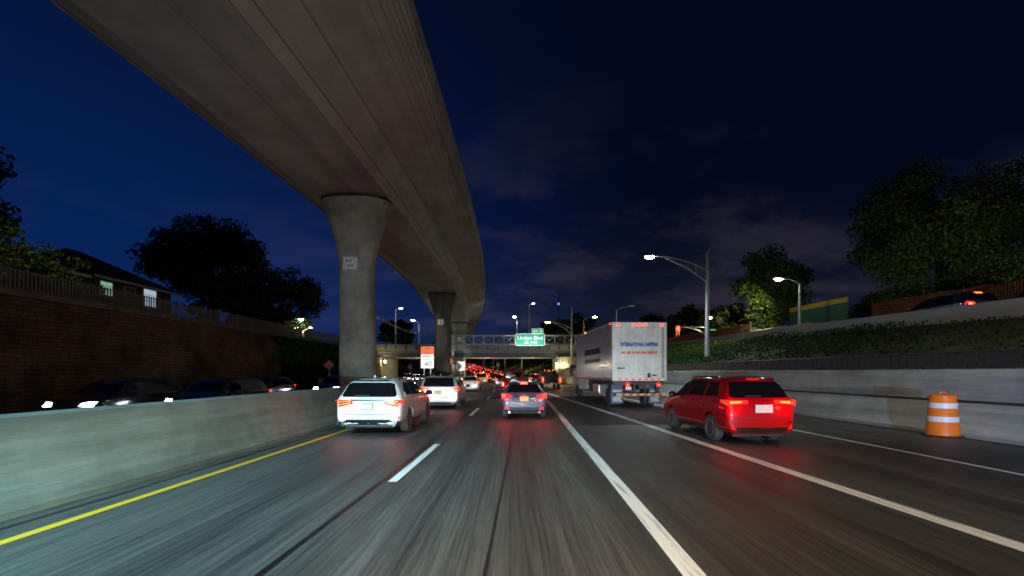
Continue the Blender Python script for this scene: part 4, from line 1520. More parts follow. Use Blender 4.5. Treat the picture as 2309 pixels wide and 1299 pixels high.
# ------------------------------------------------------------------ vehicles
def patch(bvh, axis, poly, off=.006, back=.02, grid=.09):
    """project a flat outline onto the body: returns (verts, faces) of a thin conforming panel"""
    ax = {'rear': (0, 2, Vector((0, 1, 0))), 'front': (0, 2, Vector((0, -1, 0))), 'left': (1, 2, Vector((1, 0, 0))), 'right': (1, 2, Vector((-1, 0, 0))), 'top': (0, 1, Vector((0, 0, -1)))}[axis]
    i, j, d = ax
    bm = bmesh.new()

    def mk(a, b):
        v = [0, 0, 0]
        v[i], v[j] = a, b
        return Vector(v) - d * 8
    vs = [bm.verts.new(mk(a, b)) for a, b in poly]
    bm.faces.new(vs)
    for q in (i, j):
        lo, hi = min(v.co[q] for v in vs), max(v.co[q] for v in vs)
        k = max(1, int((hi - lo) / grid))
        no = Vector((0, 0, 0))
        no[q] = 1
        for s in range(1, k):
            co = Vector((0, 0, 0))
            co[q] = lo + (hi - lo) * s / k
            bmesh.ops.bisect_plane(bm, geom=bm.verts[:] + bm.edges[:] + bm.faces[:], plane_co=co, plane_no=no)
    out, fs = [], []
    bm.verts.ensure_lookup_table()
    bm.verts.index_update()
    dep = []
    for v in bm.verts:
        h = bvh.ray_cast(v.co, d, 20)
        dep.append(None if h[0] is None else (h[0] - v.co).dot(d))
    good = [x for x in dep if x is not None]
    if not good:
        bm.free()
        return [], []
    md = sum(good) / len(good)
    n = len(bm.verts)
    for v, x in zip(bm.verts, dep):
        x = md if x is None else x
        out.append(v.co + d * (x - off))
    for v, x in zip(bm.verts, dep):
        x = md if x is None else x
        out.append(v.co + d * (x + back))
    for f in bm.faces:
        fs.append(tuple(v.index for v in f.verts))
    for e in bm.edges:
        if len(e.link_faces) == 1:
            a, b = e.verts[0].index, e.verts[1].index
            fs.append((a, b, b + n, a + n))
    bm.free()
    return out, fs


def mir(poly):
    return [(-a, b) for a, b in poly][::-1]


def stations(L, W, H, belt, zb, tail, roof_front=.55, hood=.98, roofw=.72):
    r, f, w = -L / 2, L / 2, W / 2
    st = []
    gh = H - belt
    if tail == 'suv':
        st += [(r, .84 * w, zb + .06, .45, .62, .80 * w, .70),
               (r + .035, .93 * w, zb + .01, .5, belt - .16, .86 * w, belt - .08),
               (r + .11, .975 * w, zb, .55, belt - .02, .84 * w, belt + .06),
               (r + .24, .99 * w, zb, .6, belt, .80 * w, belt + gh * .42),
               (r + .38, w, zb, .62, belt, .76 * w, belt + gh * .80),
               (r + .50, w, zb, .62, belt, .735 * w, H - .07),
               (r + .72, w, zb, .62, belt, .725 * w, H - .02)]
    elif tail == 'van':
        st += [(r, .86 * w, zb + .06, .45, .62, .82 * w, .70),
               (r + .03, .95 * w, zb + .01, .5, belt - .12, .90 * w, belt - .04),
               (r + .08, .98 * w, zb, .55, belt, .86 * w, belt + gh * .25),
               (r + .20, .99 * w, zb, .6, belt, .82 * w, belt + gh * .74),
               (r + .30, w, zb, .62, belt, .80 * w, H - .06),
               (r + .55, w, zb, .62, belt, .78 * w, H - .015)]
    elif tail == 'hatch':
        st += [(r, .82 * w, zb + .06, .42, .58, .78 * w, .66),
               (r + .04, .93 * w, zb + .01, .48, belt - .2, .84 * w, belt - .12),
               (r + .14, .98 * w, zb, .52, belt - .05, .80 * w, belt),
               (r + .30, w, zb, .56, belt, .74 * w, belt + gh * .36),
               (r + .52, w, zb, .58, belt, .69 * w, belt + gh * .74),
               (r + .72, w, zb, .58, belt, .66 * w, H - .06),
               (r + .95, w, zb, .58, belt, .66 * w, H - .01)]
    else:  # sedan
        st += [(r, .82 * w, zb + .06, .42, .6, .78 * w, .68),
               (r + .04, .92 * w, zb + .01, .5, belt - .1, .84 * w, belt - .02),
               (r + .16, .97 * w, zb, .55, belt, .80 * w, belt + .07),
               (r + .55, w, zb, .58, belt, .74 * w, belt + .10),
               (r + .9, w, zb, .58, belt, .70 * w, belt + gh * .55),
               (r + 1.25, w, zb, .58, belt, .67 * w, H - .06),
               (r + 1.5, w, zb, .58, belt, .66 * w, H - .01)]
    rf = roof_front
    rw = st[-1][5] / w
    st += [(-.05, w, zb, .6, belt, rw * w, H), (rf, w, zb, .6, belt, (rw - .01) * w, H - .06),
           (rf + .42, w, zb, .6, belt - .02, (rw + .05) * w, belt + gh * .45),
           (rf + .80, .99 * w, zb, .6, belt - .04, .80 * w, belt + .05),
           (f - .55, .98 * w, zb, .58, hood - .08, .78 * w, hood),
           (f - .2, .92 * w, zb, .5, hood - .2, .74 * w, hood - .10),
           (f - .05, .82 * w, zb + .02, .46, .62, .66 * w, .72),
           (f, .70 * w, zb + .08, .44, .56, .58 * w, .62)]
    return st


def car_body(st, wheels, wr, W):
    rings = []
    for (y, w, zb, zm, zbelt, wt, zt) in st:
        half = [(0, zb), (w * .55, zb), (w * .86, zb + .01), (w * .965, zb + .13), (w, zm), (w * .975, zbelt), (w * .93 if zt - zbelt > .15 else w * .9, zbelt + min(.05, (zt - zbelt) * .3)), (wt, zt - min(.10, (zt - zbelt) * .35)), (wt * .84, zt - .025 * min(1, abs(zt - zbelt) * 3)), (0, zt)]
        ring = [(x, y, z) for x, z in half] + [(-x, y, z) for x, z in half[-2:0:-1]]
        rings.append(ring)
    mb = MB()
    mb.loft(rings)
    me = mesh_from('body', mb, smooth=True)
    o = bpy.data.objects.new('body', me)
    COL.objects.link(o)
    ss = o.modifiers.new('s', 'SUBSURF')
    ss.levels = ss.render_levels = 2
    cut = MB()
    for yw in wheels:
        for s in (-1, 1):
            cut.cyl((s * (W / 2 - .30), yw, wr * .98), (s * (W / 2 + .3), yw, wr * .98), wr + .055, n=28)
    cme = mesh_from('c', cut)
    co = bpy.data.objects.new('c', cme)
    COL.objects.link(co)
    bo = o.modifiers.new('b', 'BOOLEAN')
    bo.operation = 'DIFFERENCE'
    bo.object = co
    bo.solver = 'EXACT'
    dg = bpy.context.evaluated_depsgraph_get()
    new = bpy.data.meshes.new_from_object(o.evaluated_get(dg))
    new.name = 'body'
    if len(new.polygons) < 200:
        o.modifiers.remove(bo)
        dg = bpy.context.evaluated_depsgraph_get()
        new = bpy.data.meshes.new_from_object(o.evaluated_get(dg))
    bpy.data.objects.remove(co)
    bpy.data.objects.remove(o)
    new.shade_smooth()
    try:
        new.set_sharp_from_angle(angle=R(42))
    except Exception:
        pass
    bm = bmesh.new()
    bm.from_mesh(new)
    bvh = BVHTree.FromBMesh(bm)
    bm.free()
    return new, bvh


_wheel_cache = {}


def wheel(parent, x, y, r, side, w=.24, rim='alloy', spokes=10):
    key = (round(r, 3), side, rim, w, spokes)
    if key not in _wheel_cache:
        s = side
        tm = MB().lathe([(r * .62, s * w * .48), (r * .90, s * w * .50), (r * .975, s * w * .42), (r, s * w * .25), (r, -s * w * .25), (r * .975, -s * w * .42), (r * .90, -s * w * .5), (r * .62, -s * w * .48)], (0, 0, 0), 'X', 36)
        tmesh = mesh_from('wheel', tm, True)
        rm = MB().lathe([(r * .64, s * w * .46), (r * .60, s * w * .50), (r * .56, s * w * .40), (r * .55, -s * w * .3), (.05, -s * w * .3)], (0, 0, 0), 'X', 36)
        for k in range(spokes):
            a = 2 * math.pi * k / spokes
            mt = Matrix.Rotation(a, 4, 'X')
            rm.box(min(s * w * .30, s * w * .44), max(s * w * .30, s * w * .44), -r * .045, r * .045, r * .08, r * .58, mt)
        rm.cyl((s * w * .25, 0, 0), (s * w * .46, 0, 0), r * .13, n=14)
        rmesh = mesh_from('rim', rm, True)
        tmesh.materials.append(M['tyre'])
        rmesh.materials.append(M[rim])
        _wheel_cache[key] = (tmesh, rmesh)
    tmesh, rmesh = _wheel_cache[key]
    wo = obj('wheel', tmesh, None, parent)
    wo.location = (x, y, r)
    obj('rim', rmesh, None, wo)
    return wo


def panel(name, bvh, items, m, parent, off=.006, back=.02, smooth=True, label=None, grid=.09):
    first = None
    for axis, poly in items:
        mb = MB()
        mb.add(*patch(bvh, axis, poly, off, back, grid))
        o = obj(name if first is None else ('side_lens' if 'light' in name else 'strip'), mb, m, first or parent, smooth=smooth, angle=30, label=label)
        first = first or o
    return first


def make_car(name, label, cat, loc, yaw, S, group=None):
    """S: dict with L,W,H,belt,zb,tail,paint ... local +Y is forward"""
    L, W, H = S['L'], S['W'], S['H']
    t = thing(name, label, cat, loc, yaw, group)
    st = stations(L, W, H, S['belt'], S['zb'], S['tail'], S.get('roof_front', .55), S.get('hood', 1.0))
    yr, yf, wr = S['wheels']
    me, bvh = car_body(st, (yr, yf), wr, W)
    obj('body', me, S['paint'], t)
    S['bvh'] = bvh
    obj('underbody', MB().box(-W * .36, W * .36, -L / 2 + .22, L / 2 - .3, S['zb'] - .06, S['zb'] + .12), M['underbody'], t)
    for y in (yr, yf):
        for s in (-1, 1):
            wheel(t, s * (W / 2 - .145), y, wr, s, S.get('tw', .24), S.get('rim', 'alloy'), S.get('spokes', 10))
    if 'rear_glass' in S:
        panel('rear_window', bvh, [('rear', S['rear_glass'])], M['glass'], t, .014, grid=.05)
    for side in ('left', 'right'):
        for poly in S.get('side_glass', []):
            panel('side_window', bvh, [(side, poly)], M['glass'], t, .012, grid=.07)
    if 'windscreen' in S:
        panel('windscreen', bvh, [('front', S['windscreen'])], M['glass'], t, .014)
    for nm, items, m, both, off in S.get('bits', []):
        o1 = panel(nm, bvh, items, M[m], t, off)
        if both:
            flip = {'left': 'right', 'right': 'left'}
            panel(nm, bvh, [(flip.get(a, a), p if a in flip else mir(p)) for a, p in items], M[m], t, off)
    for side in S.get('seams', {}):
        for nm, polys, mm in S['seams'][side]:
            for poly in polys:
                panel(nm, bvh, [(side, poly)], M[mm], t, .004, .01)
    if 'plate' in S:
        pz, pw, ph, pm, poff = S['plate']
        h = bvh.ray_cast(Vector((0, -9, pz)), Vector((0, 1, 0)), 20)
        py = h[0].y if h[0] is not None else -L / 2
        fr = obj('plate', MB().box(-pw / 2 - .012 + poff, pw / 2 + .012 + poff, py - .018, py + .02, pz - ph / 2 - .012, pz + ph / 2 + .012), M['sign_black'], t)
        obj('plate_face', MB().box(-pw / 2 + poff, pw / 2 + poff, py - .023, py - .0185, pz - ph / 2, pz + ph / 2), M[pm], fr)
    if 'mirrors' in S:
        my, mz = S['mirrors']
        for s in (-1, 1):
            mb = MB().sphere((s * (W / 2 + .13), my, mz), .12, .07, .085)
            mb.tube([(s * (W / 2 - .06), my + .02, mz - .05), (s * (W / 2 + .06), my + .01, mz - .03)], .025, 6)
            obj('mirror', mb, M[S.get('mirror_mat', 'black_plastic')], t, smooth=True)
    if S.get('rails'):
        for s in (-1, 1):
            pts = []
            for y in np.linspace(-L / 2 + .85, .45, 8):
                x = s * (W / 2) * .66
                h = bvh.ray_cast(Vector((x, y, 4)), Vector((0, 0, -1)), 10)
                z = h[0].z if h[0] is not None else H
                pts.append((x, y, z + (.05 if .0 < 1 else 0)))
            pts[0] = (pts[0][0], pts[0][1], pts[0][2] - .06)
            pts[-1] = (pts[-1][0], pts[-1][1], pts[-1][2] - .06)
            obj('roof_rail', MB().tube(pts, .018, 6), M[S['rails']], t, smooth=True)
    for (x, z, r_) in S.get('exhaust', []):
        obj('exhaust', MB().lathe([(r_, -L / 2 + .02), (r_, -L / 2 + .35), (r_ * .75, -L / 2 + .35), (r_ * .75, -L / 2 + .03)], (x, 0, z), 'Y', 14), M['chrome'], t, smooth=True)
    if S.get('fin'):
        obj('antenna_fin', MB().prism([(-L / 2 + .62, H - .03), (-L / 2 + .80, H - .03), (-L / 2 + .66, H + .055)], -.02, .02, 'YZ'), S['paint'], t)
    if S.get('wiper'):
        z, x = S['wiper']
        h = bvh.ray_cast(Vector((0, -9, z)), Vector((0, 1, 0)), 20)
        if h[0] is not None:
            obj('wiper', MB().box(-.38, .02, h[0].y - .03, h[0].y - .012, z - .012, z + .012), M['black_plastic'], t)
    return t


def heading(Y, k=1.0):
    return -math.atan(-(Y - 34) / 1050.0) * k


# --- white SUV, left lane
S_white = dict(L=4.9, W=1.93, H=1.66, belt=1.08, zb=.27, tail='suv', paint=M['white_paint'], wheels=(-1.36, 1.46, .375), rim='dark_alloy', spokes=10, hood=1.02,
    rear_glass=[(-.74, 1.10), (.74, 1.10), (.78, 1.16), (.66, 1.47), (.55, 1.50), (-.55, 1.50), (-.66, 1.47), (-.78, 1.16)],
    side_glass=[[(-1.75, 1.14), (-1.0, 1.12), (-.92, 1.50), (-1.35, 1.50), (-1.72, 1.28)], [(-.92, 1.11), (.12, 1.10), (.10, 1.53), (-.85, 1.53)], [(.20, 1.10), (1.05, 1.08), (.62, 1.46), (.18, 1.52)]],
    windscreen=[(-.68, 1.12), (.68, 1.12), (.58, 1.50), (-.58, 1.50)],
    bits=[('chrome_bar', [('rear', [(-.50, .985), (.50, .985), (.50, 1.02), (-.50, 1.02)])], 'chrome', False, .012),
          ('tail_light', [('rear', [(.45, .90), (.62, .86), (.93, .80), (.95, 1.0), (.80, 1.02), (.46, 1.0)]), ('right', [(-2.42, .82), (-2.20, .92), (-2.12, 1.0), (-2.42, 1.01)])], 'tail', True, .008),
          ('light_bar', [('rear', [(.50, .915), (.88, .86), (.90, .885), (.52, .945)])], 'tail_hot', True, .016),
          ('light_bar', [('rear', [(.50, .965), (.88, .955), (.90, .98), (.52, .985)])], 'tail_hot', True, .016),
          ('bumper_trim', [('rear', [(-.92, .30), (.92, .30), (.93, .42), (.70, .40), (.6, .46), (-.6, .46), (-.70, .40), (-.93, .42)])], 'gloss_black', False, .010),
          ('reflector', [('rear', [(.84, .42), (.90, .42), (.91, .54), (.86, .54)])], 'tail_dim', True, .014),
          ('tailgate_seam', [('rear', [(-.72, .60), (.72, .60), (.72, .612), (-.72, .612)])], 'black_plastic', False, .004),
          ('spoiler', [('rear', [(-.62, 1.535), (.62, 1.535), (.60, 1.575), (-.60, 1.575)])], 'gloss_black', False, .02),
          ('sill_trim', [('right', [(-.95, .30), (.95, .30), (.95, .40), (-.95, .40)])], 'chrome', True, .006)],
    plate=(.83, .31, .155, 'plate', -.03), mirrors=(.85, 1.10), mirror_mat='gloss_black', rails='chrome', exhaust=[(-.72, .33, .06), (.72, .33, .06)], fin=True, wiper=(1.14, 0))
S_white['seams'] = {'right': [('door_seam', [[(y - .007, .42), (y + .007, .42), (y + .007, 1.08), (y - .007, 1.08)] for y in (-.88, .16, 1.1)], 'black_plastic'), ('door_handle', [[(y - .10, .95), (y + .10, .96), (y + .10, .99), (y - .10, .98)] for y in (-.72, .34)], 'chrome')]}
make_car('white_suv', 'white SUV with glowing red tail lights, nearest car in the left lane', 'SUV', (-4.02, 14.0 + 2.45 - .2, 0), -.022, S_white)

# --- silver minivan ahead of it
def seams(side, ys, z0, z1, handles, hz):
    return {side: [('door_seam', [[(y - .006, z0), (y + .006, z0), (y + .006, z1), (y - .006, z1)] for y in ys], 'black_plastic'),
                   ('door_handle', [[(y - .09, hz), (y + .09, hz + .01), (y + .09, hz + .04), (y - .09, hz + .03)] for y in handles], 'chrome'),
                   ('rocker', [[(-.95, .26), (1.0, .26), (1.0, .36), (-.95, .36)]], 'black_plastic')]}


S_van = dict(L=5.0, W=1.96, H=1.66, belt=1.06, zb=.25, tail='van', paint=M['silver_paint'], wheels=(-1.45, 1.5, .345), hood=1.0, roof_front=.75,
    rear_glass=[(-.74, 1.10), (.74, 1.10), (.76, 1.15), (.67, 1.50), (.58, 1.54), (-.58, 1.54), (-.67, 1.50), (-.76, 1.15)],
    side_glass=[[(-2.15, 1.12), (-1.15, 1.10), (-1.13, 1.52), (-2.05, 1.52)], [(-1.05, 1.09), (.1, 1.08), (.1, 1.55), (-1.03, 1.55)], [(.18, 1.08), (1.2, 1.06), (.8, 1.48), (.17, 1.55)]],
    windscreen=[(-.70, 1.12), (.70, 1.12), (.6, 1.52), (-.6, 1.52)],
    bits=[('tail_light', [('rear', [(.34, 1.055), (.55, .97), (.80, .86), (.95, .85), (.95, 1.06)]), ('right', [(-2.47, .86), (-2.2, .95), (-2.15, 1.08), (-2.47, 1.07)])], 'tail', True, .010),
          ('light_bar', [('rear', [(.56, 1.0), (.66, .94), (.88, .90), (.88, .96), (.70, 1.0)])], 'tail_hot', True, .018),
          ('bumper_trim', [('rear', [(-.85, .27), (.85, .27), (.88, .36), (-.88, .36)])], 'black_plastic', False, .01),
          ('bumper_step', [('rear', [(-.80, .585), (.80, .585), (.80, .61), (-.80, .61)])], 'black_plastic', False, .008),
          ('reflector', [('rear', [(.55, .44), (.76, .46), (.76, .49), (.55, .47)])], 'tail_dim', True, .012),
          ('plate_arch', [('rear', [(-.42, .88), (-.30, .94), (.30, .94), (.42, .88), (.40, .87), (.29, .925), (-.29, .925), (-.40, .87)])], 'black_plastic', False, .01)],
    plate=(.82, .31, .155, 'plate_yellow', -.04), mirrors=(.95, 1.06), rails='dark_steel', exhaust=[(.55, .3, .035)], fin=True, wiper=(1.13, 0))
S_van['seams'] = seams('right', (-1.1, .14, 1.25), .40, 1.04, (-.95, .32), .92)
make_car('silver_minivan', 'silver minivan with bright lit tailgate ahead of the white SUV', 'minivan', (-3.55, 23.6 + 2.5, 0), -.0, S_van)

# --- blue hatchback straight ahead
S_blue = dict(L=4.4, W=1.79, H=1.46, belt=.98, zb=.27, tail='hatch', paint=M['blue_paint'], wheels=(-1.34, 1.36, .325), hood=.92, tw=.22, roof_front=.45,
    rear_glass=[(-.64, 1.02), (.64, 1.02), (.67, 1.06), (.52, 1.30), (.44, 1.325), (-.44, 1.325), (-.52, 1.30), (-.67, 1.06)],
    side_glass=[[(-1.45, 1.05), (-.55, 1.03), (-.52, 1.33), (-1.0, 1.33)], [(-.45, 1.02), (.75, 1.0), (.3, 1.32), (-.42, 1.35)]],
    windscreen=[(-.62, 1.02), (.62, 1.02), (.52, 1.30), (-.52, 1.30)],
    bits=[('tail_light', [('rear', [(.46, .875), (.62, .84), (.86, .76), (.88, .93), (.80, .985), (.50, .91)]), ('right', [(-2.1, .78), (-1.85, .86), (-1.8, .93), (-2.1, .96)])], 'tail', True, .010),
          ('brake_light', [('rear', [(.72, .84), (.84, .82), (.85, .94), (.75, .95)])], 'brake', True, .02),
          ('high_brake_light', [('rear', [(-.135, 1.345), (.135, 1.345), (.135, 1.40), (-.135, 1.40)])], 'brake', False, .03),
          ('bumper_insert', [('rear', [(-.50, .345), (.50, .345), (.60, .46), (-.60, .46)])], 'underbody', False, .008),
          ('tailgate_seam', [('rear', [(-.60, .60), (-.52, .565), (.52, .565), (.60, .60), (.60, .615), (.51, .58), (-.51, .58), (-.60, .615)])], 'black_plastic', False, .006),
          ('tailgate_crease', [('rear', [(-.48, .70), (-.40, .88), (.40, .88), (.48, .70), (.465, .70), (.39, .868), (-.39, .868), (-.465, .70)])], 'chrome', False, .006),
          ('reflector', [('rear', [(.60, .36), (.74, .38), (.74, .44), (.62, .43)])], 'tail', True, .012),
          ('diffuser', [('rear', [(-.72, .285), (.72, .285), (.66, .34), (-.66, .34)])], 'black_plastic', False, .008)],
    plate=(.78, .34, .18, 'plate_yellow', 0), mirrors=(.62, 1.05), exhaust=[(-.58, .265, .045), (.58, .265, .045)], fin=True)
make_car('blue_hatchback', 'dark blue hatchback braking straight ahead in the middle lane', 'hatchback', (.47, 18.9 + 2.0, 0), 0.0, S_blue)

# --- red SUV at the right
S_red = dict(L=4.66, W=1.80, H=1.72, belt=1.12, zb=.26, tail='suv', paint=M['red_paint'], wheels=(-1.37, 1.30, .355), rim='alloy', spokes=8, hood=1.05,
    rear_glass=[(-.70, 1.17), (.70, 1.17), (.74, 1.23), (.64, 1.54), (.56, 1.57), (-.56, 1.57), (-.64, 1.54), (-.74, 1.23)],
    side_glass=[[(-1.72, 1.20), (-1.02, 1.18), (-.98, 1.55), (-1.5, 1.54)], [(-.93, 1.17), (.05, 1.15), (.05, 1.58), (-.9, 1.58)], [(.12, 1.15), (1.0, 1.12), (.55, 1.50), (.12, 1.57)]],
    windscreen=[(-.62, 1.16), (.62, 1.16), (.54, 1.54), (-.54, 1.54)],
    bits=[('tail_light', [('rear', [(.34, 1.03), (.86, .99), (.89, 1.10), (.34, 1.105)]), ('left', [(-2.3, .98), (-1.98, 1.06), (-1.96, 1.10), (-2.3, 1.11)])], 'tail', True, .012),
          ('light_bar', [('rear', [(.50, 1.045), (.84, 1.02), (.85, 1.08), (.50, 1.085)])], 'tail_hot', True, .022),
          ('garnish', [('rear', [(-.33, 1.04), (.33, 1.04), (.33, 1.10), (-.33, 1.10)])], 'red_paint', False, .02),
          ('spoiler', [('rear', [(-.64, 1.60), (.64, 1.60), (.62, 1.655), (-.62, 1.655)])], 'red_paint', False, .06),
          ('high_brake_light', [('rear', [(-.16, 1.605), (.16, 1.605), (.15, 1.645), (-.15, 1.645)])], 'tail_dim', False, .075),
          ('skid_plate', [('rear', [(-.60, .30), (.60, .30), (.66, .44), (-.66, .44)])], 'chrome', False, .012),
          ('fog_light', [('rear', [(.66, .38), (.84, .42), (.86, .52), (.74, .50)])], 'tail_dim', True, .012),
          ('chrome_accent', [('rear', [(.62, .36), (.86, .40), (.87, .42), (.63, .38)]), ('rear', [(.62, .56), (.86, .62), (.87, .635), (.62, .575)])], 'chrome', True, .02),
          ('bumper_seam', [('rear', [(-.72, .66), (.72, .66), (.72, .675), (-.72, .675)])], 'black_plastic', False, .006),
          ('sill_trim', [('left', [(-.9, .28), (.85, .28), (.85, .36), (-.9, .36)])], 'chrome', True, .006)],
    plate=(.90, .44, .20, 'plate', .05), mirrors=(.80, 1.14), mirror_mat='gloss_black', rails='chrome', wiper=(1.21, 0), exhaust=[(.5, .3, .04)])
S_red['seams'] = seams('left', (-.95, .08, 1.05), .40, 1.12, (-.78, .26), .98)
make_car('red_suv', 'bright red SUV in the right lane beside the concrete barrier', 'SUV', (6.03, 12.0 + 2.33, 0), .055, S_red)

# --- white sedan and yellow cab farther ahead in the left lane
S_sed = dict(L=4.7, W=1.84, H=1.46, belt=.96, zb=.22, tail='sedan', paint=M['white_paint'], wheels=(-1.38, 1.42, .33), hood=.94, roof_front=.4,
    rear_glass=[(-.62, 1.06), (.62, 1.06), (.50, 1.36), (-.50, 1.36)],
    side_glass=[[(-1.05, 1.02), (-.12, 1.0), (-.12, 1.36), (-.75, 1.34)], [(-.05, 1.0), (.85, .98), (.4, 1.32), (-.05, 1.36)]],
    windscreen=[(-.64, 1.0), (.64, 1.0), (.52, 1.32), (-.52, 1.32)],
    bits=[('tail_light', [('rear', [(.40, .78), (.86, .74), (.88, .88), (.42, .90)]), ('right', [(-2.28, .74), (-2.0, .8), (-1.98, .88), (-2.28, .88)])], 'tail', True, .01),
          ('brake_light', [('rear', [(.64, .78), (.84, .77), (.85, .86), (.66, .87)])], 'tail_hot', True, .02),
          ('bumper_trim', [('rear', [(-.8, .24), (.8, .24), (.8, .36), (-.8, .36)])], 'black_plastic', False, .01),
          ('head_light', [('front', [(.46, .66), (.80, .64), (.80, .76), (.50, .74)])], 'head', True, .02)],
    plate=(.62, .31, .155, 'plate', 0), mirrors=(.55, 1.0))
sedan = make_car('sedan', 'white sedan in the left lane, just ahead of the silver minivan', 'sedan', (P(1058, 0, 45).x, 45 + 2.3, 0), .0, S_sed)

S_cab = dict(L=4.75, W=1.88, H=1.82, belt=1.08, zb=.26, tail='van', paint=M['yellow_paint'], wheels=(-1.4, 1.45, .35), hood=1.02,
    rear_glass=[(-.72, 1.12), (.72, 1.12), (.64, 1.62), (-.64, 1.62)],
    side_glass=[[(-2.0, 1.14), (-1.1, 1.12), (-1.1, 1.58), (-1.9, 1.58)], [(-1.0, 1.12), (.1, 1.1), (.1, 1.6), (-1.0, 1.6)], [(.18, 1.1), (1.05, 1.08), (.65, 1.55), (.17, 1.6)]],
    windscreen=[(-.68, 1.14), (.68, 1.14), (.6, 1.58), (-.6, 1.58)],
    bits=[('tail_light', [('rear', [(.76, .92), (.92, .88), (.90, 1.36), (.78, 1.34)])], 'brake', True, .012),
          ('high_brake_light', [('rear', [(-.18, 1.66), (.18, 1.66), (.18, 1.72), (-.18, 1.72)])], 'brake', False, .03),
          ('bumper_trim', [('rear', [(-.88, .30), (.88, .30), (.88, .50), (-.88, .50)])], 'black_plastic', False, .01)],
    plate=(.72, .31, .155, 'plate_yellow', 0), mirrors=(.8, 1.1), rails='dark_steel')
make_car('taxi_van', 'yellow taxi van braking in the left lane beyond the white sedan', 'taxi', (P(1084, 0, 69).x, 69 + 2.3, 0), .035, S_cab)

# --- dark red boxy off-roader with a spare wheel
t = thing('offroad_car', 'dark red boxy off-roader with a spare wheel on its back door', 'off-roader', (.12, 33.5 + 2.1, 0), 0)
S = 1.0
obj('body', MB().box(-.78, .78, -2.0, 1.9, .52, 1.18), M['maroon_paint'], t, bevel=.06)
obj('hardtop', MB().prism([(-.76, 1.19), (.76, 1.19), (.70, 1.94), (.60, 2.0), (-.60, 2.0), (-.70, 1.94)], -1.98, .45), M['maroon_paint'], t, bevel=.04)
obj('rear_window', MB().box(-.52, .52, -2.0, -1.985, 1.40, 1.80), M['glass'], t)
for s in (-1, 1):
    obj('side_window', MB().add([(s * .755, -1.7, 1.32), (s * .755, -.6, 1.32), (s * .715, -.6, 1.82), (s * .715, -1.7, 1.82)], [(0, 1, 2, 3)]), M['glass'], t)
    obj('side_window', MB().add([(s * .755, -.45, 1.30), (s * .755, .40, 1.30), (s * .715, .36, 1.82), (s * .715, -.45, 1.82)], [(0, 1, 2, 3)]), M['glass'], t)
    f = obj('fender', MB().box(min(s * .74, s * .96), max(s * .74, s * .96), -1.75, -.75, .88, .97).box(min(s * .74, s * .96), max(s * .74, s * .96), .95, 1.95, .88, .97), M['black_plastic'], t, bevel=.03)
    tl = obj('tail_light', MB().box(min(s * .66, s * .82), max(s * .66, s * .82), -2.06, -1.98, .84, 1.12), M['tail'], t, bevel=.02)
    obj('light_ring', MB().box(min(s * .69, s * .79), max(s * .69, s * .79), -2.075, -2.062, .88, 1.08), M['tail_hot'], tl)
    obj('mirror', MB().box(min(s * .80, s * 1.02), max(s * .80, s * 1.02), .35, .45, 1.2, 1.42), M['black_plastic'], t, bevel=.03)
    for y in (-1.25, 1.45):
        wheel(t, s * .80, y, .40, s, .26, 'dark_alloy', 6)
sw = obj('spare_wheel', MB().lathe([(.2, -2.26), (.36, -2.27), (.40, -2.22), (.40, -2.06), (.3, -2.02)], (.0, 0, 1.12), 'Y', 30), M['tyre'], t, smooth=True)
obj('rim', MB().lathe([(.26, -2.27), (.24, -2.29), (.20, -2.25), (.04, -2.25)], (.0, 0, 1.12), 'Y', 30), M['alloy'], sw, smooth=True)
obj('high_brake_light', MB().box(-.12, .12, -2.1, -2.02, 1.56, 1.60), M['tail_dim'], t)
obj('bumper', MB().box(-.82, .82, -2.16, -1.98, .50, .68), M['black_plastic'], t, bevel=.03)
obj('windscreen', MB().add([(-.70, .56, 1.25), (.70, .56, 1.25), (.62, .47, 1.82), (-.62, .47, 1.82)], [(0, 1, 2, 3)]), M['glass'], t)

# --- black pickup in the right lane
t = thing('pickup_truck', 'black pickup truck with tall red tail lights left of the box truck', 'pickup', (4.05, 51.0 + 2.9, 0), .03)
obj('cab', MB().prism([(-.30, 1.25), (2.9, 1.25), (2.9, 1.35), (1.75, 1.38), (1.05, 1.98), (-.05, 2.0), (-.28, 1.9)], -.84, .84, 'YZ'), M['black_paint'], t, bevel=.08)
obj('body', MB().box(-.98, .98, -2.85, 2.95, .55, 1.28), M['black_paint'], t, bevel=.07)
obj('tailgate', MB().box(-.78, .78, -2.88, -2.84, .72, 1.26), M['gloss_black'], t, bevel=.02)
obj('rear_window', MB().box(-.70, .70, -.335, -.30, 1.42, 1.86), M['glass'], t)
obj('bumper', MB().box(-.98, .98, -3.02, -2.86, .52, .70), M['chrome'], t, bevel=.04)
fr = obj('plate', MB().box(-.17, .17, -3.035, -3.022, .54, .69), M['plate'], t)
for s in (-1, 1):
    tl = obj('tail_light', MB().box(min(s * .82, s * .99), max(s * .82, s * .99), -2.90, -2.80, .74, 1.28), M['tail'], t, bevel=.02)
    obj('light_bar', MB().box(min(s * .86, s * .93), max(s * .86, s * .93), -2.915, -2.902, .80, 1.24), M['tail_hot'], tl)
    obj('mirror', MB().box(min(s * .98, s * 1.25), max(s * .98, s * 1.25), 1.1, 1.2, 1.32, 1.6), M['black_plastic'], t, bevel=.03)
    obj('side_window', MB().box(min(s * .842, s * .85), max(s * .842, s * .85), -.1, 1.3, 1.42, 1.82), M['glass'], t)
    for y in (-1.75, 1.95):
        wheel(t, s * .86, y, .40, s, .28, 'alloy', 8)
obj('roof_lights', MB().box(-.5, -.4, -.2, -.1, 2.0, 2.05).box(-.05, .05, -.2, -.1, 2.0, 2.05).box(.4, .5, -.2, -.1, 2.0, 2.05), M['amber'], t)
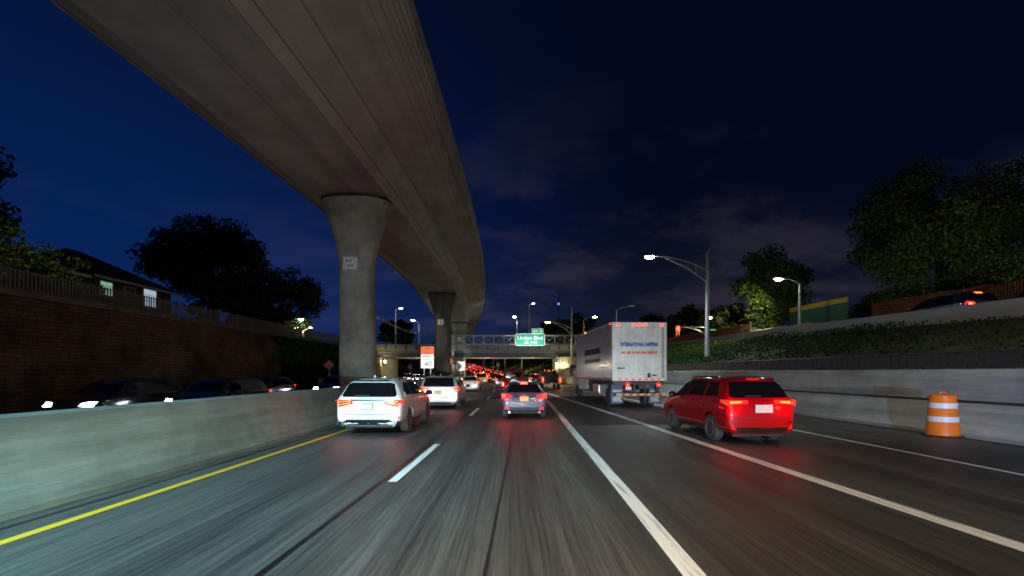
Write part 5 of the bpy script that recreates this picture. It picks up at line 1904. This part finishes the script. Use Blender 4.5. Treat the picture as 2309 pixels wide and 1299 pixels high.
obj('high_brake_light', MB().box(-.2, .2, -.345, -.32, 1.90, 1.94), M['tail'], t)

# ------------------------------------------------------------------ box truck
TW, TB, TT = 2.84, 1.36, 4.36
TL = 9.4
t = thing('box_truck', 'white box truck with red marker lights and ribbed sides in the right lane', 'truck', (6.52, 25.0, 0), .062)
hw = TW / 2
cargo = obj('cargo_box', MB().box(-hw, hw, .02, TL, TB, TT), M['truck_side'], t, bevel=.03)
for s in (-1, 1):
    mb = MB()
    for k in range(46):
        y = .25 + k * (TL - .4) / 45
        mb.box(min(s * (hw + .001), s * (hw + .022)), max(s * (hw + .001), s * (hw + .022)), y - .03, y + .03, TB + .14, TT - .16)
    obj('ribbed_panel', mb, M['truck_side'], cargo)
obj('top_rail', MB().box(-hw - .03, -hw - .002, .03, TL, TT - .15, TT + .01).box(hw + .002, hw + .03, .03, TL, TT - .15, TT + .01), M['steel'], cargo)
mb = MB()
for k in range(24):
    y = .2 + k * (TL - .4) / 23.5
    mb.box(-hw - .034, -hw - .026, y, y + .2, TB + .02, TB + .085)
obj('side_reflector_strip', mb, M['sign_white'], cargo)
obj('bottom_rail', MB().box(-hw - .025, -hw - .002, .03, TL, TB, TB + .12).box(hw + .002, hw + .025, .03, TL, TB, TB + .12), M['maroon_paint'], cargo)
fr_ = obj('rear_frame', MB().box(-hw, -hw + .14, -.06, .018, TB, TT).box(hw - .14, hw, -.06, .018, TB, TT).box(-hw + .14, hw - .14, -.06, .018, TT - .26, TT).box(-hw + .14, hw - .14, -.06, .018, TB, TB + .16), M['truck_white'], t, bevel=.012)
door = obj('roller_door', MB().box(-hw + .142, hw - .142, -.012, .017, TB + .162, TT - .262), M['truck_white'], t)
mb = MB()
for k in range(1, 6):
    z = TB + .162 + k * (TT - TB - .424) / 6
    mb.box(-hw + .15, hw - .15, -.0165, -.0125, z - .006, z + .006)
obj('door_seam', mb, M['tank'], door)
obj('door_track', MB().box(hw - .24, hw - .16, -.04, -.013, TB + .18, TT - .28), M['steel'], t)
mb = MB().box(-hw + .17, -hw + .66, -.02, -.0165, TT - .36, TT - .30).box(-hw + .17, -hw + .23, -.02, -.0165, TT - .80, TT - .362)
obj('corner_marking', mb, M['sign_white'], door)
mb = MB().box(hw - .66, hw - .25, -.02, -.0165, TT - .36, TT - .30).box(hw - .31, hw - .25, -.02, -.0165, TT - .80, TT - .362)
obj('corner_marking', mb, M['sign_white'], door)
letter(door, 'INTERNATIONAL SHIPPING', .0, -.022, 3.23, 1.95, .21, M['text_blue'], bold=.05, depth=.004)
letter(door, 'AIR, SEA, ROAD, RAIL FREIGHT', .0, -.022, 2.80, 1.95, .16, M['text_red'], shear=.35, bold=.04, depth=.004)
lt = letter(cargo, 'INTERNATIONAL SHIPPING', -hw - .024, TL * .47, 3.02, 4.1, .36, M['text_dark'], 'left', bold=.03)
lt = letter(cargo, 'AIR, SEA, ROAD, RAIL FREIGHT', -hw - .024, TL * .47, 2.45, 4.1, .28, M['text_brown'], 'left', shear=.3, bold=.02)
mb = MB()
mb2 = MB()
n = 15
for k in range(n):
    x = -hw + .16 + k * (TW - .32) / n
    (mb if k % 2 else mb2).box(x, x + (TW - .32) / n, -.068, -.0615, TB + .05, TB + .11)
obj('white_reflector', mb2, M['sign_white'], fr_)
obj('red_reflector', mb, M['tail_dim'], fr_)
for x in (-hw + .30, -.30, .0, .30, hw - .28):
    obj('marker_light', MB().sphere((x, -.07, TT - .13), .085, .03, .05), M['marker'], fr_)
for y in (.25,):
    obj('side_marker', MB().sphere((-hw - .03, y, TT - .06), .03, .09, .05), M['marker'], cargo)
obj('side_marker', MB().sphere((-hw - .04, TL * .66, TT - .06), .03, .13, .06), M['amber'], cargo)
obj('sticker', MB().box(-hw + .26, -hw + .66, -.02, -.0165, TB + .62, TB + .68), M['text_dark'], door)
obj('sticker', MB().box(.12, .28, -.02, -.0165, TB + .30, TB + .36), M['sign_yellow'], door, label='yellow sticker')
obj('door_latch', MB().box(.42, .58, -.05, -.013, TB + .17, TB + .40).box(.66, .9, -.03, -.013, TB + .25, TB + .32), M['dark_steel'], door)
# chassis
obj('chassis', MB().box(-.5, -.38, .3, TL + 2.0, .86, TB - .02).box(.38, .5, .3, TL + 2.0, .86, TB - .02).box(-hw + .1, hw - .1, .1, .25, TB - .2, TB - .01).box(-hw + .25, hw - .25, 2.9, 3.05, TB - .25, TB - .01), M['dark_steel'], t)
obj('tail_lift', MB().box(-.30, -.16, .05, .2, .58, TB - .01).box(.92, 1.06, .05, .2, .58, TB - .01).box(.0, .35, .1, .3, .95, 1.2), M['underbody'], t)
bmp = obj('bumper_bar', MB().box(-hw + .22, hw - .05, -.05, .06, .60, .71), M['steel'], t)
mb, mb2 = MB(), MB()
for k in range(13):
    x = -hw + .26 + k * (TW - .33) / 13
    d_ = (TW - .33) / 13
    (mb if k % 2 else mb2).add([(x, -.056, .61), (x + d_, -.056, .61), (x + d_ + .06, -.056, .70), (x + .06, -.056, .70)], [(0, 1, 2, 3)])
obj('red_stripe', mb, M['sign_red'], bmp)
obj('pale_stripe', mb2, M['sign_yellow'], bmp)
for x in (-.62, .98):
    tl = obj('tail_light', MB().lathe([(.0, .02), (.095, .02), (.095, .07), (.0, .09)], (x, -.1, 1.17), 'Y', 18), M['tail'], t)
    obj('bulb', MB().sphere((x, -.085, 1.155), .045, .02, .03), M['tail_hot'], tl)
obj('plate', MB().box(-.72, -.42, -.03, -.015, .90, 1.06), M['plate'], t)
for s in (-1, 1):
    f = obj('mud_flap', MB().box(min(s * .68, s * 1.32) , max(s * .68, s * 1.32), .55, .575, .16, TB - .02), M['flap_blue'], t)
    rd = random.Random(4)
    for z in (.86, .79, .50, .43, .36, .29):
        mb = MB()
        x = min(s * .68, s * 1.32) + .1
        while x < max(s * .68, s * 1.32) - .12:
            w_ = rd.uniform(.04, .09)
            mb.box(x, x + w_, .54, .547, z - .022, z + .022)
            x += w_ + .018
        obj('flap_lettering', mb, M['sign_white'], f)
    for x in (.78, 1.12):
        wheel(t, s * x, 1.55, .48, s, .28, 'tank', 6)
    wheel(t, s * 1.08, TL + .75, .48, s, .28, 'tank', 6)
obj('fuel_tank', MB().box(-hw + .15, -.62, 3.5, 5.0, .55, 1.12), M['tank'], t, bevel=.08)
obj('tool_box', MB().box(-hw + .2, -.62, 5.4, 6.2, .65, 1.2), M['dark_steel'], t, bevel=.03)
cab = obj('cab', MB().prism([(TL + .12, .62), (TL + 2.55, .62), (TL + 2.6, 1.5), (TL + 1.7, 1.65), (TL + 1.25, 2.75), (TL + .12, 2.8)], -1.18, 1.18, 'YZ'), M['truck_white'], t, bevel=.06)
for s in (-1, 1):
    obj('side_window', MB().box(min(s * 1.182, s * 1.19), max(s * 1.182, s * 1.19), TL + .35, TL + 1.2, 1.75, 2.5), M['glass'], cab)
    mr = obj('mirror', MB().box(min(s * 1.42, s * 1.66), max(s * 1.42, s * 1.66), TL + 1.2, TL + 1.32, 1.55, 2.35), M['black_plastic'], t, bevel=.05)
    obj('mirror_arm', MB().tube([(s * 1.18, TL + 1.3, 2.2), (s * 1.5, TL + 1.28, 2.3)], .02, 6).tube([(s * 1.18, TL + 1.3, 1.5), (s * 1.5, TL + 1.28, 1.6)], .02, 6), M['dark_steel'], mr)

# ------------------------------------------------------------------ other traffic
S_far = dict(L=4.6, W=1.84, H=1.62, belt=1.02, zb=.25, tail='suv', paint=M['dark_paint'], wheels=(-1.35, 1.38, .35), hood=1.0,
    rear_glass=[(-.68, 1.08), (.68, 1.08), (.58, 1.46), (-.58, 1.46)],
    side_glass=[[(-1.5, 1.1), (-.1, 1.08), (-.1, 1.46), (-1.25, 1.46)], [(0, 1.08), (.95, 1.06), (.55, 1.42), (0, 1.48)]],
    windscreen=[(-.66, 1.08), (.66, 1.08), (.56, 1.44), (-.56, 1.44)],
    bits=[('tail_light', [('rear', [(.52, .86), (.88, .84), (.88, 1.04), (.56, 1.02)])], 'tail', True, .02),
          ('brake_light', [('rear', [(.66, .89), (.82, .88), (.82, .98), (.68, .98)])], 'brake', True, .035),
          ('high_brake_light', [('rear', [(-.16, 1.49), (.16, 1.49), (.16, 1.54), (-.16, 1.54)])], 'tail_hot', False, .03),
          ('head_light', [('front', [(.44, .74), (.80, .72), (.80, .86), (.50, .84)])], 'head', True, .03),
          ('grille', [('front', [(-.40, .60), (.40, .60), (.42, .82), (-.42, .82)])], 'black_plastic', False, .01)],
    plate=(.68, .31, .155, 'plate', 0), mirrors=(.75, 1.05))
GJ = 'cars queuing in the distance'
pa = make_car('suv', 'dark SUV directly behind the far left of the spare-wheel off-roader, partly hidden', 'SUV', (P(1132, 0, 58).x, 58 + 2.3, 0), .02, S_far, GJ)
swaps = [None, {M['dark_paint']: M['white_paint']}, {M['dark_paint']: M['grey_paint']}, {M['dark_paint']: M['maroon_paint']}, {M['dark_paint']: M['silver_paint']}]
sedswaps = [None, {M['white_paint']: M['grey_paint']}, {M['white_paint']: M['dark_paint']}, {M['white_paint']: M['maroon_paint']}]
dup(pa, (P(1207, 0, 70).x, 72, 0), .03, 'grey SUV glimpsed between the off-roader and the black pickup', GJ, swaps[2])
sd = dup(sedan, (P(1112, 0, 84).x, 86, 0), .045, 'silver grey sedan in the middle lane beyond the yellow taxi', GJ, sedswaps[1])
# the jam beyond: three lanes following the curve
FARLABEL = 'small distant car with red lights in the jam under and beyond the bridge'
rd = random.Random(12)
lanes = (-3.5, .3, 3.9)
for li, off in enumerate(lanes):
    y = (92, 100, 88)[li]
    while y < 300:
        x = c(y) + off + rd.uniform(-.2, .2)
        src, sw = (pa, rd.choice(swaps)) if rd.random() < .6 else (sedan, rd.choice(sedswaps))
        o = dup(src, (x, y, g(y)), math.atan((y - 34) / 1050.0), FARLABEL, GJ, sw)
        o.rotation_euler = (math.atan(2 * .00021 * max(0, y - 110)), 0, math.atan((y - 34) / 1050.0))
        y += rd.uniform(8.5, 13) * (1 + y / 400)

# oncoming cars on the opposite carriageway
GO = 'oncoming cars on the opposite carriageway'
for (x, y, lb, src) in ((-14.0, 15.2, 'oncoming dark car nearest the left edge behind the median barrier', pa), (-11.6, 17.2, 'oncoming dark car with bright headlights, second behind the median barrier', pa), (-14.4, 26.0, 'oncoming dark car in the far lane by the stone wall', pa), (-11.9, 31.0, 'oncoming dark car with headlights just left of the nearest pier', pa)):
    dup(src, (x, y + 2.3, 0), math.pi, lb, GO, {M['dark_paint']: M['black_paint']})
for (px, y, lb, src) in ((911, 78, 'oncoming dark car with paired headlights left of the speed limit sign', pa), (933, 82, 'oncoming car with low headlights directly below the yellow diamond sign', sedan), (958, 92, 'oncoming car with glaring headlights below the speed limit sign', pa), (976, 104, 'oncoming car with glaring headlights at the foot of the dark pier', pa), (1014, 100, 'oncoming car between the dark pier and the farthest pier', pa)):
    dup(src, (P(px, 0, y).x, y + 2.3, 0), math.pi - .02, lb, GO, sedswaps[2] if src is sedan else None)
# cars up on the street at the right
dup(pa, (22.6, 25.5, wall_top_r(25) - .70), 0, 'car with red lights on the upper street behind the right parapet', 'cars on the upper street')
dup(pa, (22.9, 20.4, wall_top_r(20) - .72), 0, 'second car on the upper street, cut off by the right edge', 'cars on the upper street')

# headlights of the cars ahead
for (x, y, z, p_) in ((-3.55, 28.8, .75, 2600), (-4.0, 18.9, .75, 230), (.47, 23.4, .65, 60), (P(1058, 0, 45).x, 49.9, .7, 2600), (6.0, 16.9, .8, 420)):
    for s in (-.6, .6):
        spot('headlight_or_fill', (x + s, y, z), (x + s - 1.2, y + 25, z - .3), p_, 38, (.9, .95, 1), .8)

# light thrown by the tail lamps of the nearest cars
for (x, y, z, p_) in ((.47 - .72, 18.55, .86, 16), (.47 + .72, 18.55, .86, 16), (.47, 18.6, 1.3, 8), (-4.02 - .75, 13.6, .9, 7), (-4.02 + .75, 13.6, .9, 7), (-3.55 - .75, 23.3, .95, 8), (-3.55 + .75, 23.3, .95, 8), (5.35, 11.85, .98, 9), (6.75, 11.8, .98, 9), (.12 - .74, 33.2, .95, 14), (.12 + .74, 33.2, .95, 14), (4.05 - .9, 50.7, 1.0, 14), (4.05 + .9, 50.7, 1.0, 14)):
    point('tail_glow', (x, y, z), p_, (1, .03, .015), .06)
# added narrow spots that brighten the roadside signs, apart from the cars' headlights
spot('headlight_or_fill', (-4.1, 28.9, .75), (-7.72, 44.5, 3.3), 10500, 13, (1, .98, .92), .6)
spot('headlight_or_fill', (P(1058, 0, 45).x - .6, 50.0, .7), (P(1039.5, 0, 74).x, 74, 2.8), 15000, 8, (1, 1, .97), .6)
